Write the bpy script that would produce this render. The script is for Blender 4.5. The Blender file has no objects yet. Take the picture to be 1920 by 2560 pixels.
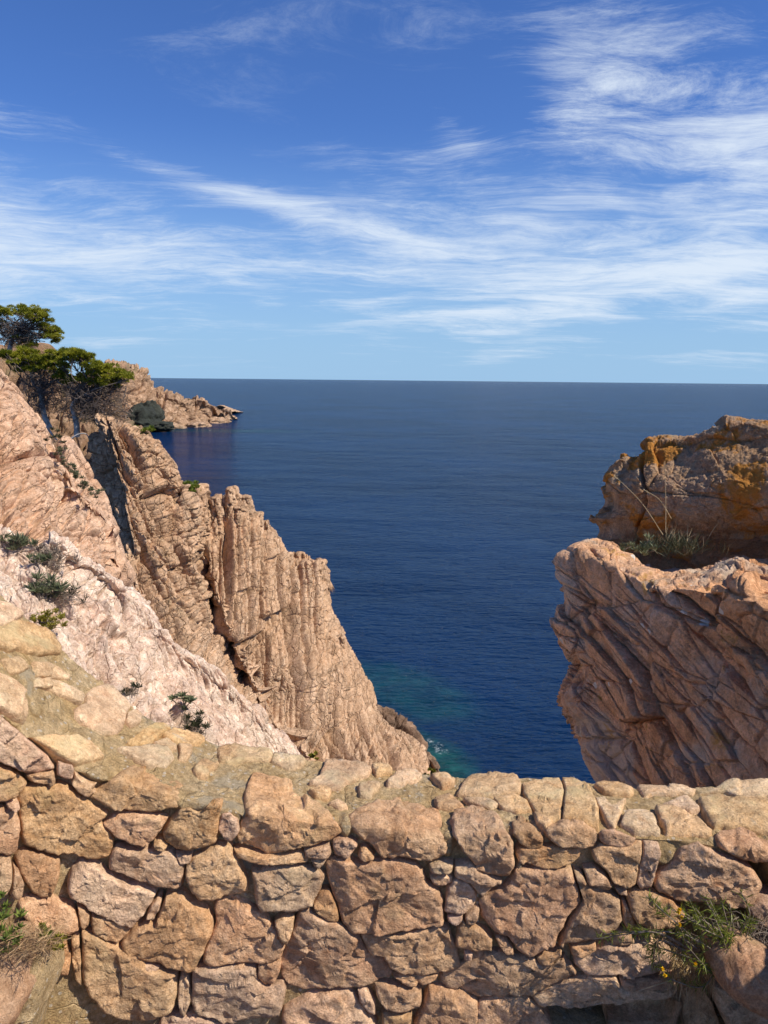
import bpy, math, random
import numpy as np
from mathutils import Vector, Matrix, noise as mnoise
scene = bpy.context.scene
C = scene.collection

# ------------------------------------------------------------------ camera
H_SEA = 25.0
PITCH = math.radians(9.74)
ROLL = math.radians(0.57)
FPX = 1924.0                       # focal length in photo pixels (photo 1920 x 2560)
CAM = np.array([0.0, 0.0, H_SEA])
_f = np.array([0, math.cos(PITCH), -math.sin(PITCH)])
_x = np.array([1.0, 0, 0])
_u = np.array([0, math.sin(PITCH), math.cos(PITCH)])
RIGHT = _x * math.cos(ROLL) + _u * math.sin(ROLL)
UP = -_x * math.sin(ROLL) + _u * math.cos(ROLL)
cam_d = bpy.data.cameras.new('camera')
cam = bpy.data.objects.new('camera', cam_d)
C.objects.link(cam)
M = Matrix(((RIGHT[0], UP[0], -_f[0]), (RIGHT[1], UP[1], -_f[1]), (RIGHT[2], UP[2], -_f[2]))).to_4x4()
M.translation = Vector(CAM)
cam.matrix_world = M
cam_d.sensor_fit = 'VERTICAL'
cam_d.sensor_height = 24.0
cam_d.lens = 24.0 * FPX / 2560.0
cam_d.clip_start = 0.05
cam_d.clip_end = 90000
scene.camera = cam

# ------------------------------------------------------------------ light
SUN_EL, SUN_AZ = math.radians(46), math.radians(110)   # azimuth from +Y towards +X
world = bpy.data.worlds.new('World'); scene.world = world
world.use_nodes = True
wn = world.node_tree.nodes; wl = world.node_tree.links
for n in list(wn): wn.remove(n)

def N(tree_nodes, t, **kw):
    n = tree_nodes.new(t)
    for k, v in kw.items(): setattr(n, k, v)
    return n
def wmath(op, a, b=None, clamp=False):
    n = wn.new('ShaderNodeMath'); n.operation = op; n.use_clamp = clamp
    for i, v in enumerate((a, b)):
        if v is None: continue
        if isinstance(v, (int, float)): n.inputs[i].default_value = v
        else: wl.new(v, n.inputs[i])
    return n.outputs[0]
def wsmooth(x, lo, hi, a=0.0, b=1.0):
    n = wn.new('ShaderNodeMapRange'); n.interpolation_type = 'SMOOTHSTEP'
    wl.new(x, n.inputs[0])
    for i, v in enumerate((lo, hi, a, b)): n.inputs[i + 1].default_value = v
    return n.outputs[0]
sky = wn.new('ShaderNodeTexSky'); sky.sky_type = 'NISHITA'; sky.sun_disc = False
sky.sun_elevation = SUN_EL; sky.sun_rotation = SUN_AZ
sky.altitude = 0; sky.air_density = 1.0; sky.dust_density = 0.3; sky.ozone_density = 3.0
tc = wn.new('ShaderNodeTexCoord')
sep = wn.new('ShaderNodeSeparateXYZ'); wl.new(tc.outputs['Generated'], sep.inputs[0])
X, Y, Z = sep.outputs
zc = wmath('MAXIMUM', Z, 0.0)
den = wmath('ADD', zc, 0.10)
cx = wmath('DIVIDE', X, den); cy = wmath('DIVIDE', Y, den)     # flat cloud sheet high above
# bearing / elevation coordinates for where the cloud banks stand
ya = wmath('MAXIMUM', wmath('ABSOLUTE', Y), 0.05)
az = wmath('ARCTAN2', X, Y)
el = wmath('ARCSINE', Z)
def bank(a0, e0, sa, se, w, tilt=0.0):
    a = wmath('SUBTRACT', az, math.radians(a0)); e = wmath('SUBTRACT', el, math.radians(e0))
    ct, st = math.cos(tilt), math.sin(tilt)
    p = wmath('ADD', wmath('MULTIPLY', a, ct), wmath('MULTIPLY', e, st))
    q = wmath('SUBTRACT', wmath('MULTIPLY', e, ct), wmath('MULTIPLY', a, st))
    p = wmath('DIVIDE', p, math.radians(sa)); q = wmath('DIVIDE', q, math.radians(se))
    r = wmath('ADD', wmath('MULTIPLY', p, p), wmath('MULTIPLY', q, q))
    return wmath('MULTIPLY', wmath('EXPONENT', wmath('MULTIPLY', r, -1.0)), w)
comb = wn.new('ShaderNodeCombineXYZ'); wl.new(cx, comb.inputs[0]); wl.new(cy, comb.inputs[1])
def wnoise(vec, scale, detail, rough, dist=0.0, sx=1.0, sy=1.0, rot=0.0, loc=(0, 0, 0)):
    m = wn.new('ShaderNodeMapping'); wl.new(vec, m.inputs[0])
    m.inputs['Rotation'].default_value = (0, 0, rot); m.inputs['Scale'].default_value = (sx, sy, 1)
    m.inputs['Location'].default_value = loc
    n = wn.new('ShaderNodeTexNoise'); wl.new(m.outputs[0], n.inputs['Vector'])
    n.inputs['Scale'].default_value = scale; n.inputs['Detail'].default_value = detail
    n.inputs['Roughness'].default_value = rough; n.inputs['Distortion'].default_value = dist
    return n
warp = wnoise(comb.outputs[0], 0.9, 3, 0.5)
wv = wn.new('ShaderNodeVectorMath'); wv.operation = 'SUBTRACT'; wl.new(warp.outputs['Color'], wv.inputs[0]); wv.inputs[1].default_value = (.5, .5, .5)
wv2 = wn.new('ShaderNodeVectorMath'); wv2.operation = 'SCALE'; wl.new(wv.outputs[0], wv2.inputs[0]); wv2.inputs['Scale'].default_value = 0.75
wv3 = wn.new('ShaderNodeVectorMath'); wv3.operation = 'ADD'; wl.new(comb.outputs[0], wv3.inputs[0]); wl.new(wv2.outputs[0], wv3.inputs[1])
n1 = wnoise(wv3.outputs[0], 2.0, 13, 0.76, 0.30, sx=0.42, sy=1.35, rot=math.radians(-30))
n2 = wnoise(wv3.outputs[0], 2.8, 13, 0.78, 0.45, sx=0.55, sy=1.5, rot=math.radians(35), loc=(3, 1, 0))
n3 = wnoise(wv3.outputs[0], 0.7, 6, 0.55, 0.3, loc=(7, 2, 0))
banks = [bank(15, 9.3, 12, 4.4, .74, -.12), bank(27, 10, 8, 5, .60), bank(0, 6.8, 13, 3.0, .54, -.1), bank(-20, 8.5, 12, 4.6, .62), bank(-29, 14, 7, 5, .42),
         bank(14, 19.8, 6, 6, .72, .5), bank(24, 21, 7, 6, .50), bank(21.5, 15.8, 7, 1.6, .42, .2), bank(1.5, 21.5, 4, 3.5, .12), bank(4, 13.5, 11, 2.6, .24, -.2), bank(4.5, 16.8, 3, 1.5, .42, -.4),
         bank(-9, 12.2, 14, .9, .40, -.22), bank(0, 2.2, 60, 1.4, .20), bank(-10, 22.5, 9, 3, .12, .2), bank(120, 20, 60, 25, .42), bank(-120, 20, 60, 25, .38), bank(0, 50, 60, 18, .35)]
cov = banks[0]
for b in banks[1:]: cov = wmath('ADD', cov, b)
cov = wmath('MINIMUM', cov, 0.82)
up_ = wsmooth(Z, .20, .32)
fib = wmath('ADD', wmath('MULTIPLY', n1.outputs['Fac'], wmath('SUBTRACT', 0.62, wmath('MULTIPLY', up_, .42))), wmath('MULTIPLY', n2.outputs['Fac'], wmath('ADD', 0.38, wmath('MULTIPLY', up_, .42))))
fib = wmath('ADD', fib, wmath('MULTIPLY', wmath('SUBTRACT', n3.outputs['Fac'], .5), 0.85))
dens = wmath('ADD', fib, wmath('MULTIPLY', wmath('SUBTRACT', cov, 0.45), 0.42))
amt = wsmooth(dens, 0.41, 0.76, 0.0, 0.90)
amt = wmath('MULTIPLY', amt, wsmooth(cov, 0.02, 0.40, 0.15, 1.0))
# air close to the horizon
hz = wsmooth(Z, 0.0, 0.16, 0.34, 0.0)
tint = wn.new('ShaderNodeMix'); tint.data_type = 'RGBA'; tint.blend_type = 'MULTIPLY'; tint.inputs[0].default_value = 1
wl.new(sky.outputs[0], tint.inputs[6]); tint.inputs[7].default_value = (0.46, 0.69, 1.14, 1)
gm = wn.new('ShaderNodeGamma'); wl.new(tint.outputs[2], gm.inputs[0]); gm.inputs[1].default_value = 1.0
mixc = wn.new('ShaderNodeMix'); mixc.data_type = 'RGBA'
hzm = wn.new('ShaderNodeMix'); hzm.data_type = 'RGBA'; hzz = wsmooth(Z, -0.02, 0.30, 0.92, 0.0)
wl.new(hzz, hzm.inputs[0]); wl.new(gm.outputs[0], hzm.inputs[6]); hzm.inputs[7].default_value = (3.0, 4.9, 7.1, 1)
wl.new(amt, mixc.inputs[0]); wl.new(hzm.outputs[2], mixc.inputs[6]); mixc.inputs[7].default_value = (6.6, 7.4, 8.4, 1)
bg = wn.new('ShaderNodeBackground'); bg.inputs[1].default_value = 0.105
wl.new(mixc.outputs[2], bg.inputs[0])
wo = wn.new('ShaderNodeOutputWorld'); wl.new(bg.outputs[0], wo.inputs[0])

sun_d = bpy.data.lights.new('sun', 'SUN'); sun_d.energy = 5.0; sun_d.angle = math.radians(0.53); sun_d.color = (1.0, 0.93, 0.81)
sun = bpy.data.objects.new('sun', sun_d); C.objects.link(sun)
sd = Vector((math.sin(SUN_AZ) * math.cos(SUN_EL), math.cos(SUN_AZ) * math.cos(SUN_EL), math.sin(SUN_EL)))
sun.rotation_euler = sd.to_track_quat('Z', 'Y').to_euler()
sun.location = (30, -20, 60)
scene.view_settings.view_transform = 'Standard'
scene.view_settings.look = 'None'
scene.view_settings.gamma = 1
scene.view_settings.exposure = 0.15
scene.view_settings.use_curve_mapping = False

# ------------------------------------------------------------------ helpers
def W(px, py, y):
    """point on the line of sight of photo pixel (1920x2560) at distance y ahead"""
    px = np.asarray(px, float); py = np.asarray(py, float); y = np.asarray(y, float)
    d = _f[None] * FPX + RIGHT[None] * (px.reshape(-1, 1) - 960) + UP[None] * (1280 - py.reshape(-1, 1))
    return CAM + d * (y.reshape(-1, 1) / d[:, 1:2])
K = 1920 / 1659.0
def D(u, v, y): return W(u * K, v * K, y)[0]
def sea_pt(u, v, z=0.0):
    d = D(u, v, 1.0) - CAM
    return CAM + d * ((z - H_SEA) / d[2])

U32 = np.uint32
def _h(ix, iy, iz, s):
    with np.errstate(over='ignore'):
        h = ix.astype(np.int64).astype(U32) * U32(374761393) + iy.astype(np.int64).astype(U32) * U32(668265263) + iz.astype(np.int64).astype(U32) * U32(2246822519) + U32((s * 974711 + 12345) & 0xffffffff)
        h ^= h >> U32(15); h *= U32(2246822519); h ^= h >> U32(13); h *= U32(3266489917); h ^= h >> U32(16)
    return h.astype(np.float64) / 4294967295.0
def vn(p, s=0):
    i = np.floor(p); f = p - i; f = f * f * (3 - 2 * f)
    x, y, z = i[:, 0], i[:, 1], i[:, 2]; a, b, c = f[:, 0], f[:, 1], f[:, 2]
    def L(u, v, t): return u + (v - u) * t
    r = [[L(_h(x, y + j, z + k, s), _h(x + 1, y + j, z + k, s), a) for j in (0, 1)] for k in (0, 1)]
    return L(L(r[0][0], r[0][1], b), L(r[1][0], r[1][1], b), c) * 2 - 1
def fbm(p, o=4, s=0, g=0.5):
    t = 0; a = 1.0; n = 0
    for k in range(o):
        t = t + a * vn(p * (2.03 ** k) + 17.3 * k, s + k); n += a; a *= g
    return t / n
def warp3(p, sc, amp, s=0):
    return p + amp * np.stack([fbm(p / sc + 5.1 * k, 2, s + 31 * k) for k in range(3)], 1)
def voro(p, s=0, j=0.9, full=False):
    i = np.floor(p); F1 = np.full(len(p), 9.0); F2 = np.full(len(p), 9.0); ID = np.zeros(len(p)); TL = np.zeros(len(p)) if full else None
    for a in (-1, 0, 1):
        for b in (-1, 0, 1):
            for c in (-1, 0, 1):
                x, y, z = i[:, 0] + a, i[:, 1] + b, i[:, 2] + c
                r1 = _h(x, y, z, s); r2 = _h(x, y, z, s + 1); r3 = _h(x, y, z, s + 2)
                dx = x + .5 + (r1 - .5) * j - p[:, 0]; dy = y + .5 + (r2 - .5) * j - p[:, 1]; dz = z + .5 + (r3 - .5) * j - p[:, 2]
                d = np.sqrt(dx * dx + dy * dy + dz * dz)
                c1 = d < F1
                F2 = np.where(c1, F1, np.minimum(F2, d)); ID = np.where(c1, (r1 * 7.13 + r2 * 3.1) % 1.0, ID)
                if full: TL = np.where(c1, dx * ((r2 * 9.7) % 1 - .5) * 2 + dz * ((r1 * 5.3) % 1 - .5) * 2 + dy * ((r3 * 3.3) % 1 - .5), TL)
                F1 = np.where(c1, d, F1)
    if full: return F1, F2, ID, TL
    return F1, F2, ID
def blocks(p, size, s, axes=None, k=5.0, j=0.9):
    q = p if axes is None else p @ np.asarray(axes, float).T
    F1, F2, ID = voro(q / np.asarray(size, float), s, j)
    return 1 - np.exp(-(F2 - F1) * k), ID
def frac(p, size, s, axes, crack, prot, tilt, w=.14, round_=.25, j=0.9):
    """jointed rock: sharp cracks of depth 'crack', blocks standing out by up to 'prot' with tilted faces"""
    q = p if axes is None else p @ np.asarray(axes, float).T
    F1, F2, ID, TL = voro(q / np.asarray(size, float), s, j, True)
    e = F2 - F1; c = np.clip(e / w, 0, 1); c = c * (2 - c)
    return crack * (c - 1) + crack * round_ * (np.minimum(e, .8) - .4) + prot * (ID - .5) + tilt * TL
def columns(P, s_, wd, ln, s, out, joint, w, rnd):
    t = s_ / wd + .35 * fbm(P / np.array([wd * 5, wd * 5, wd * 7]), 2, s) * 1.3; i = np.floor(t); f = t - i
    seg = np.floor(P[:, 2] / ln + _h(i, i * 0, i * 0, s) * 7)
    r = _h(i, seg, i * 0, s + 3) * .65 + _h(i, i * 0, i * 0, s + 4) * .35
    ww = w * (.5 + _h(i, i * 0, i * 0, s + 6))
    g = np.clip(np.minimum(f, 1 - f) / ww, 0, 1); g = g * (2 - g)
    return r * out - (1 - g) * joint * (.45 + .9 * _h(np.floor(t + .5), i * 0, i * 0, s + 8)) + rnd * np.sqrt(np.maximum(0, 1 - (2 * f - 1) ** 2))
def axes_from(d, n=(0, 1, 0)):
    d = np.array(d, float); d /= np.linalg.norm(d); n = np.array(n, float)
    a = np.cross(n, d); a /= np.linalg.norm(a); b = np.cross(d, a)
    return np.stack([a, b, d])           # across, into, along

def cr(pts, m):
    pts = np.asarray(pts, float); n = len(pts)
    P = np.vstack([2 * pts[0] - pts[1], pts, 2 * pts[-1] - pts[-2]])
    t = np.linspace(0, n - 1, m); i = np.minimum(t.astype(int), n - 2); f = (t - i)[:, None]
    p0, p1, p2, p3 = P[i], P[i + 1], P[i + 2], P[i + 3]
    return .5 * ((2 * p1) + (-p0 + p2) * f + (2 * p0 - 5 * p1 + 4 * p2 - p3) * f ** 2 + (-p0 + 3 * p1 - 3 * p2 + p3) * f ** 3)
def surf(rows, nu, nv):
    A = np.stack([cr(r, nu) for r in rows])             # R,nu,3
    n = A.shape[0]
    P = np.concatenate([2 * A[:1] - A[1:2], A, 2 * A[-1:] - A[-2:-1]])
    t = np.linspace(0, n - 1, nv); i = np.minimum(t.astype(int), n - 2); f = (t - i)[:, None, None]
    p0, p1, p2, p3 = P[i], P[i + 1], P[i + 2], P[i + 3]
    return .5 * ((2 * p1) + (-p0 + p2) * f + (2 * p0 - 5 * p1 + 4 * p2 - p3) * f ** 2 + (-p0 + 3 * p1 - 3 * p2 + p3) * f ** 3)
def gnormals(G, sign=None):
    du = np.gradient(G, axis=1); dv = np.gradient(G, axis=0)
    n = np.cross(du, dv); n /= np.linalg.norm(n, axis=2, keepdims=True) + 1e-12
    if sign is None:
        sign = 1 if np.mean(np.sum(n * (CAM - G), axis=2)) > 0 else -1
    return n * sign, sign
def link(name, me, mat=None, parent=None, smooth=True):
    if mat: me.materials.append(mat)
    if smooth: me.polygons.foreach_set('use_smooth', np.ones(len(me.polygons), bool))
    o = bpy.data.objects.new(name, me); C.objects.link(o)
    if parent: o.parent = parent
    return o
def npmesh(name, V, F):
    V = np.asarray(V, np.float32); F = np.asarray(F, np.int32)
    me = bpy.data.meshes.new(name); k = F.shape[1]
    me.vertices.add(len(V)); me.vertices.foreach_set('co', V.ravel())
    me.loops.add(F.size); me.loops.foreach_set('vertex_index', F.ravel())
    me.polygons.add(len(F)); me.polygons.foreach_set('loop_start', np.arange(0, F.size, k, dtype=np.int32))
    me.update(calc_edges=True); me.validate()
    return me
def grid_faces(nv, nu):
    i = np.arange(nv * nu).reshape(nv, nu)
    return np.stack([i[:-1, :-1], i[:-1, 1:], i[1:, 1:], i[1:, :-1]], -1).reshape(-1, 4)
def patch(name, rows, nu, nv, dispf, mat, parent=None):
    G = surf(rows, nu, nv); n, s = gnormals(G)
    P = G.reshape(-1, 3); Nn = n.reshape(-1, 3)
    uu, vv = np.meshgrid(np.linspace(0, 1, nu), np.linspace(0, 1, nv))
    d = dispf(P, Nn, uu.ravel(), vv.ravel())
    V = P + (Nn * d[:, None] if d.ndim == 1 else d)
    F = grid_faces(nv, nu)
    if s > 0: F = F[:, ::-1]
    # face orientation: make the normals look out
    me = npmesh(name, V, F)
    o = link(name, me, mat, parent)
    return o, V.reshape(nv, nu, 3)
def st(o, label=None, kind='structure'):
    o['kind'] = kind
    if label: o['label'] = label
    return o
def tag(o, label, cat, group=None, kind=None):
    o['label'] = label; o['category'] = cat
    if group: o['group'] = group
    if kind: o['kind'] = kind
    return o
def empty(name, loc, label, cat, group=None):
    o = bpy.data.objects.new(name, None); C.objects.link(o); o.location = loc; o.empty_display_size = .1
    return tag(o, label, cat, group)

# ------------------------------------------------------------------ materials
def mat_new(name):
    m = bpy.data.materials.new(name); m.use_nodes = True
    nt = m.node_tree; b = nt.nodes['Principled BSDF']
    return m, nt, b
class NB:
    def __init__(s, nt): s.n = nt.nodes; s.l = nt.links; s._tc = None
    def put(s, v, i):
        if isinstance(v, (int, float)): i.default_value = v
        elif isinstance(v, tuple): i.default_value = v if len(v) == 4 or i.type == 'VECTOR' else (*v, 1)
        else: s.l.new(v, i)
    def pos(s):
        if not s._tc: s._tc = s.n.new('ShaderNodeNewGeometry').outputs['Position']
        return s._tc
    def map(s, vec, scale=(1, 1, 1), rot=(0, 0, 0)):
        m = s.n.new('ShaderNodeMapping'); s.l.new(vec, m.inputs[0]); m.inputs['Scale'].default_value = scale; m.inputs['Rotation'].default_value = rot
        return m.outputs[0]
    def noise(s, scale, detail=4, rough=.5, vec=None, dist=0.0, out='Fac'):
        n = s.n.new('ShaderNodeTexNoise'); s.l.new(vec if vec is not None else s.pos(), n.inputs['Vector'])
        n.inputs['Scale'].default_value = scale; n.inputs['Detail'].default_value = detail; n.inputs['Roughness'].default_value = rough; n.inputs['Distortion'].default_value = dist
        return n.outputs[out]
    def vor(s, scale, vec=None, feature='F1', out='Distance', rand=1.0):
        n = s.n.new('ShaderNodeTexVoronoi'); n.feature = feature; s.l.new(vec if vec is not None else s.pos(), n.inputs['Vector'])
        n.inputs['Scale'].default_value = scale; n.inputs['Randomness'].default_value = rand
        return n.outputs[out]
    def mr(s, x, lo, hi, a=0.0, b=1.0, smooth=True):
        n = s.n.new('ShaderNodeMapRange'); n.interpolation_type = 'SMOOTHSTEP' if smooth else 'LINEAR'; s.l.new(x, n.inputs[0])
        for i, v in enumerate((lo, hi, a, b)): n.inputs[i + 1].default_value = v
        return n.outputs[0]
    def mix(s, f, a, b, mode='MIX'):
        n = s.n.new('ShaderNodeMix'); n.data_type = 'RGBA'; n.blend_type = mode
        s.put(f, n.inputs[0]); s.put(a, n.inputs[6]); s.put(b, n.inputs[7]); return n.outputs[2]
    def m(s, op, a, b=None, clamp=False):
        n = s.n.new('ShaderNodeMath'); n.operation = op; n.use_clamp = clamp
        s.put(a, n.inputs[0])
        if b is not None: s.put(b, n.inputs[1])
        return n.outputs[0]
    def bump(s, h, strength, dist, prev=None):
        n = s.n.new('ShaderNodeBump'); n.inputs['Strength'].default_value = strength; n.inputs['Distance'].default_value = dist
        s.l.new(h, n.inputs['Height'])
        if prev is not None: s.l.new(prev, n.inputs['Normal'])
        return n.outputs[0]
def rock_mat(name, c1, c2, c3, big, grain, bumpd, crack=None, lichen=None, spot=None, perobj=0.0, streak=None, rough=.85):
    """c1/c2 blended at the 'big' scale, c3 stains; grain = speckle scale; bumpd = relief in metres"""
    m, nt, b = mat_new(name); q = NB(nt)
    base = q.mix(q.mr(q.noise(big, 6, .6), .38, .62), c1, c2)
    base = q.mix(q.mr(q.noise(big * 2.7, 7, .65, dist=.6), .52, .72), base, c3)
    # mineral grain
    g = q.noise(grain, 3, .7)
    mot = q.noise(grain * .28, 5, .75)
    mo2 = q.mr(mot, .38, .64, .0, .9)
    base = q.mix(mo2, q.mix(1.0, base, (.74, .69, .64), 'MULTIPLY'), base)
    base = q.mix(q.mr(g, .40, .62, .0, .75), q.mix(1.0, base, (.74, .70, .68), 'MULTIPLY'), base)
    dark = q.mr(q.noise(grain * .83, 2, .6), .60, .72)
    base = q.mix(q.m('MULTIPLY', dark, .7), base, (c1[0] * .45, c1[1] * .42, c1[2] * .40))
    lite = q.mr(q.vor(grain * 1.3), .0, .22, .5, 0)
    base = q.mix(lite, base, (min(1, c2[0] * 1.35), min(1, c2[1] * 1.4), min(1, c2[2] * 1.45)))
    midn = q.mr(q.noise(grain * .12, 5, .7), .3, .7, 1.02, 1.58)
    n_ = nt.nodes.new('ShaderNodeCombineColor')
    for i in range(3): nt.links.new(midn, n_.inputs[i])
    base = q.mix(1.0, base, n_.outputs[0], 'MULTIPLY')
    if streak:
        base = q.mix(q.mr(q.noise(streak[0], 4, .6, vec=q.map(q.pos(), streak[1], streak[2])), .5, .68, 0, streak[4]), base, streak[3])
    if lichen:
        for (col, sc, lo, hi, amt) in lichen:
            lm = q.mr(q.noise(sc, 7, .68, dist=.4), lo, hi, 0, amt)
            base = q.mix(lm, base, col)
    if spot:
        col, sc, rad, amt = spot
        F = q.n.new('ShaderNodeTexVoronoi'); F.feature = 'F1'; nt.links.new(q.pos(), F.inputs[0]); F.inputs['Scale'].default_value = sc
        sepc = nt.nodes.new('ShaderNodeSeparateColor'); nt.links.new(F.outputs['Color'], sepc.inputs[0])
        on = q.mr(sepc.outputs[0], .62, .66)
        nse = q.m('ADD', F.outputs['Distance'], q.m('MULTIPLY', q.noise(sc * 6, 3), .12))
        ring = q.mr(nse, rad, rad + .05, 1, 0)
        base = q.mix(q.m('MULTIPLY', q.m('MULTIPLY', on, ring), amt), base, col)
    if perobj:
        oi = nt.nodes.new('ShaderNodeObjectInfo')
        hs = nt.nodes.new('ShaderNodeHueSaturation'); nt.links.new(base, hs.inputs['Color'])
        nt.links.new(q.mr(oi.outputs['Random'], 0, 1, .5 - .012 * perobj, .5 + .008 * perobj, False), hs.inputs['Hue'])
        r2 = nt.nodes.new('ShaderNodeMath'); r2.operation = 'FRACT'; nt.links.new(q.m('MULTIPLY', oi.outputs['Random'], 7.31), r2.inputs[0])
        nt.links.new(q.mr(r2.outputs[0], 0, 1, 1 - .34 * perobj, 1 + .22 * perobj, False), hs.inputs['Value'])
        r3 = nt.nodes.new('ShaderNodeMath'); r3.operation = 'FRACT'; nt.links.new(q.m('MULTIPLY', oi.outputs['Random'], 23.7), r3.inputs[0])
        nt.links.new(q.mr(r3.outputs[0], 0, 1, 1 - .26 * perobj, 1 + .22 * perobj, False), hs.inputs['Saturation'])
        base = hs.outputs[0]
    nt.links.new(base, b.inputs['Base Color'])
    b.inputs['Roughness'].default_value = rough
    b.inputs['Specular IOR Level'].default_value = .25
    nb = q.bump(q.noise(grain * .07, 9, .74), 1.0, bumpd * 4.5)
    nb = q.bump(mot, 1.0, bumpd * 1.6, nb)
    nb = q.bump(g, 1.0, bumpd * .9, nb)
    if crack:
        for (sc, vec_s, rot, w, dep) in crack:
            wv = q.n.new('ShaderNodeVectorMath'); wv.operation = 'ADD'
            wn_ = q.n.new('ShaderNodeVectorMath'); wn_.operation = 'SCALE'; nt.links.new(q.noise(sc * .8, 3, .6, out='Color'), wn_.inputs[0]); wn_.inputs['Scale'].default_value = .9 / sc
            nt.links.new(q.map(q.pos(), vec_s, rot), wv.inputs[0]); nt.links.new(wn_.outputs[0], wv.inputs[1])
            e = q.vor(sc, vec=wv.outputs[0], feature='DISTANCE_TO_EDGE')
            nb = q.bump(q.mr(e, 0, w, 0, 1), 1.0, dep, nb)
    nt.links.new(nb, b.inputs['Normal'])
    return m

R = math.radians
M_pale = rock_mat('pale_pink_rock', (.73, .56, .44), (.82, .68, .55), (.63, .43, .32), 1.6, 55, .006,
                  streak=(9, (1.8, 1, .30), (0, R(48), 0), (.50, .31, .22), .5), lichen=[((.40, .30, .22), 2.0, .62, .73, .5)], crack=[(6, (1, 1, .16), (0, R(46), 0), .05, .009)])
M_pink = rock_mat('pink_rock', (.61, .395, .255), (.67, .46, .315), (.53, .31, .185), .35, 24, .012, lichen=[((.52, .38, .24), .8, .55, .7, .5)], crack=[(3.4, (1, .12, .55), (0, R(33), 0), .045, .03)])
M_cliff = rock_mat('tan_cliff_rock', (.53, .35, .215), (.59, .41, .265), (.44, .27, .155), .22, 11, .025, lichen=[((.42, .29, .16), .5, .56, .70, .5)], crack=[(2.4, (1, .12, .55), (0, R(30), 0), .07, .06)])
M_col = rock_mat('column_rock', (.53, .35, .215), (.59, .41, .265), (.44, .27, .155), .22, 11, .025, lichen=[((.45, .32, .18), .5, .58, .72, .4)], crack=[(1.7, (1, .12, .55), (0, R(4), 0), .05, .05)])
M_head = rock_mat('headland_rock', (.50, .33, .21), (.58, .41, .27), (.36, .24, .15), .035, 1.2, .4, lichen=[((.20, .16, .08), .03, .60, .66, .7)])
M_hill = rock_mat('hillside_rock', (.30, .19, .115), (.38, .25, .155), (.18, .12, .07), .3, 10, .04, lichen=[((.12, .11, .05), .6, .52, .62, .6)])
M_shore = rock_mat('shore_rock', (.20, .13, .085), (.33, .22, .145), (.12, .085, .055), .3, 10, .04)
M_dark = rock_mat('dark_green_rock', (.035, .043, .034), (.06, .065, .05), (.025, .028, .026), .05, 2, .2)
M_bould = rock_mat('lichen_rock', (.80, .43, .21), (.82, .50, .29), (.70, .34, .155), 1.0, 50, .010,
                   lichen=[((.60, .50, .38), 1.4, .46, .62, .75), ((.48, .25, .03), 1.9, .60, .67, .75), ((.36, .19, .03), 6.0, .64, .70, .8), ((.16, .13, .10), 4.0, .61, .72, .6)],
                   spot=((.80, .76, .66), 5.5, .20, .85))
M_boul2 = rock_mat('weathered_rock', (.48, .31, .175), (.54, .37, .235), (.54, .29, .145), 1.3, 50, .012,
                   lichen=[((.46, .38, .27), 1.2, .50, .64, .7), ((.52, .21, .025), 1.1, .525, .59, .9), ((.50, .28, .03), 5.0, .64, .70, .6), ((.16, .13, .09), 6, .58, .7, .6)])
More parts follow.
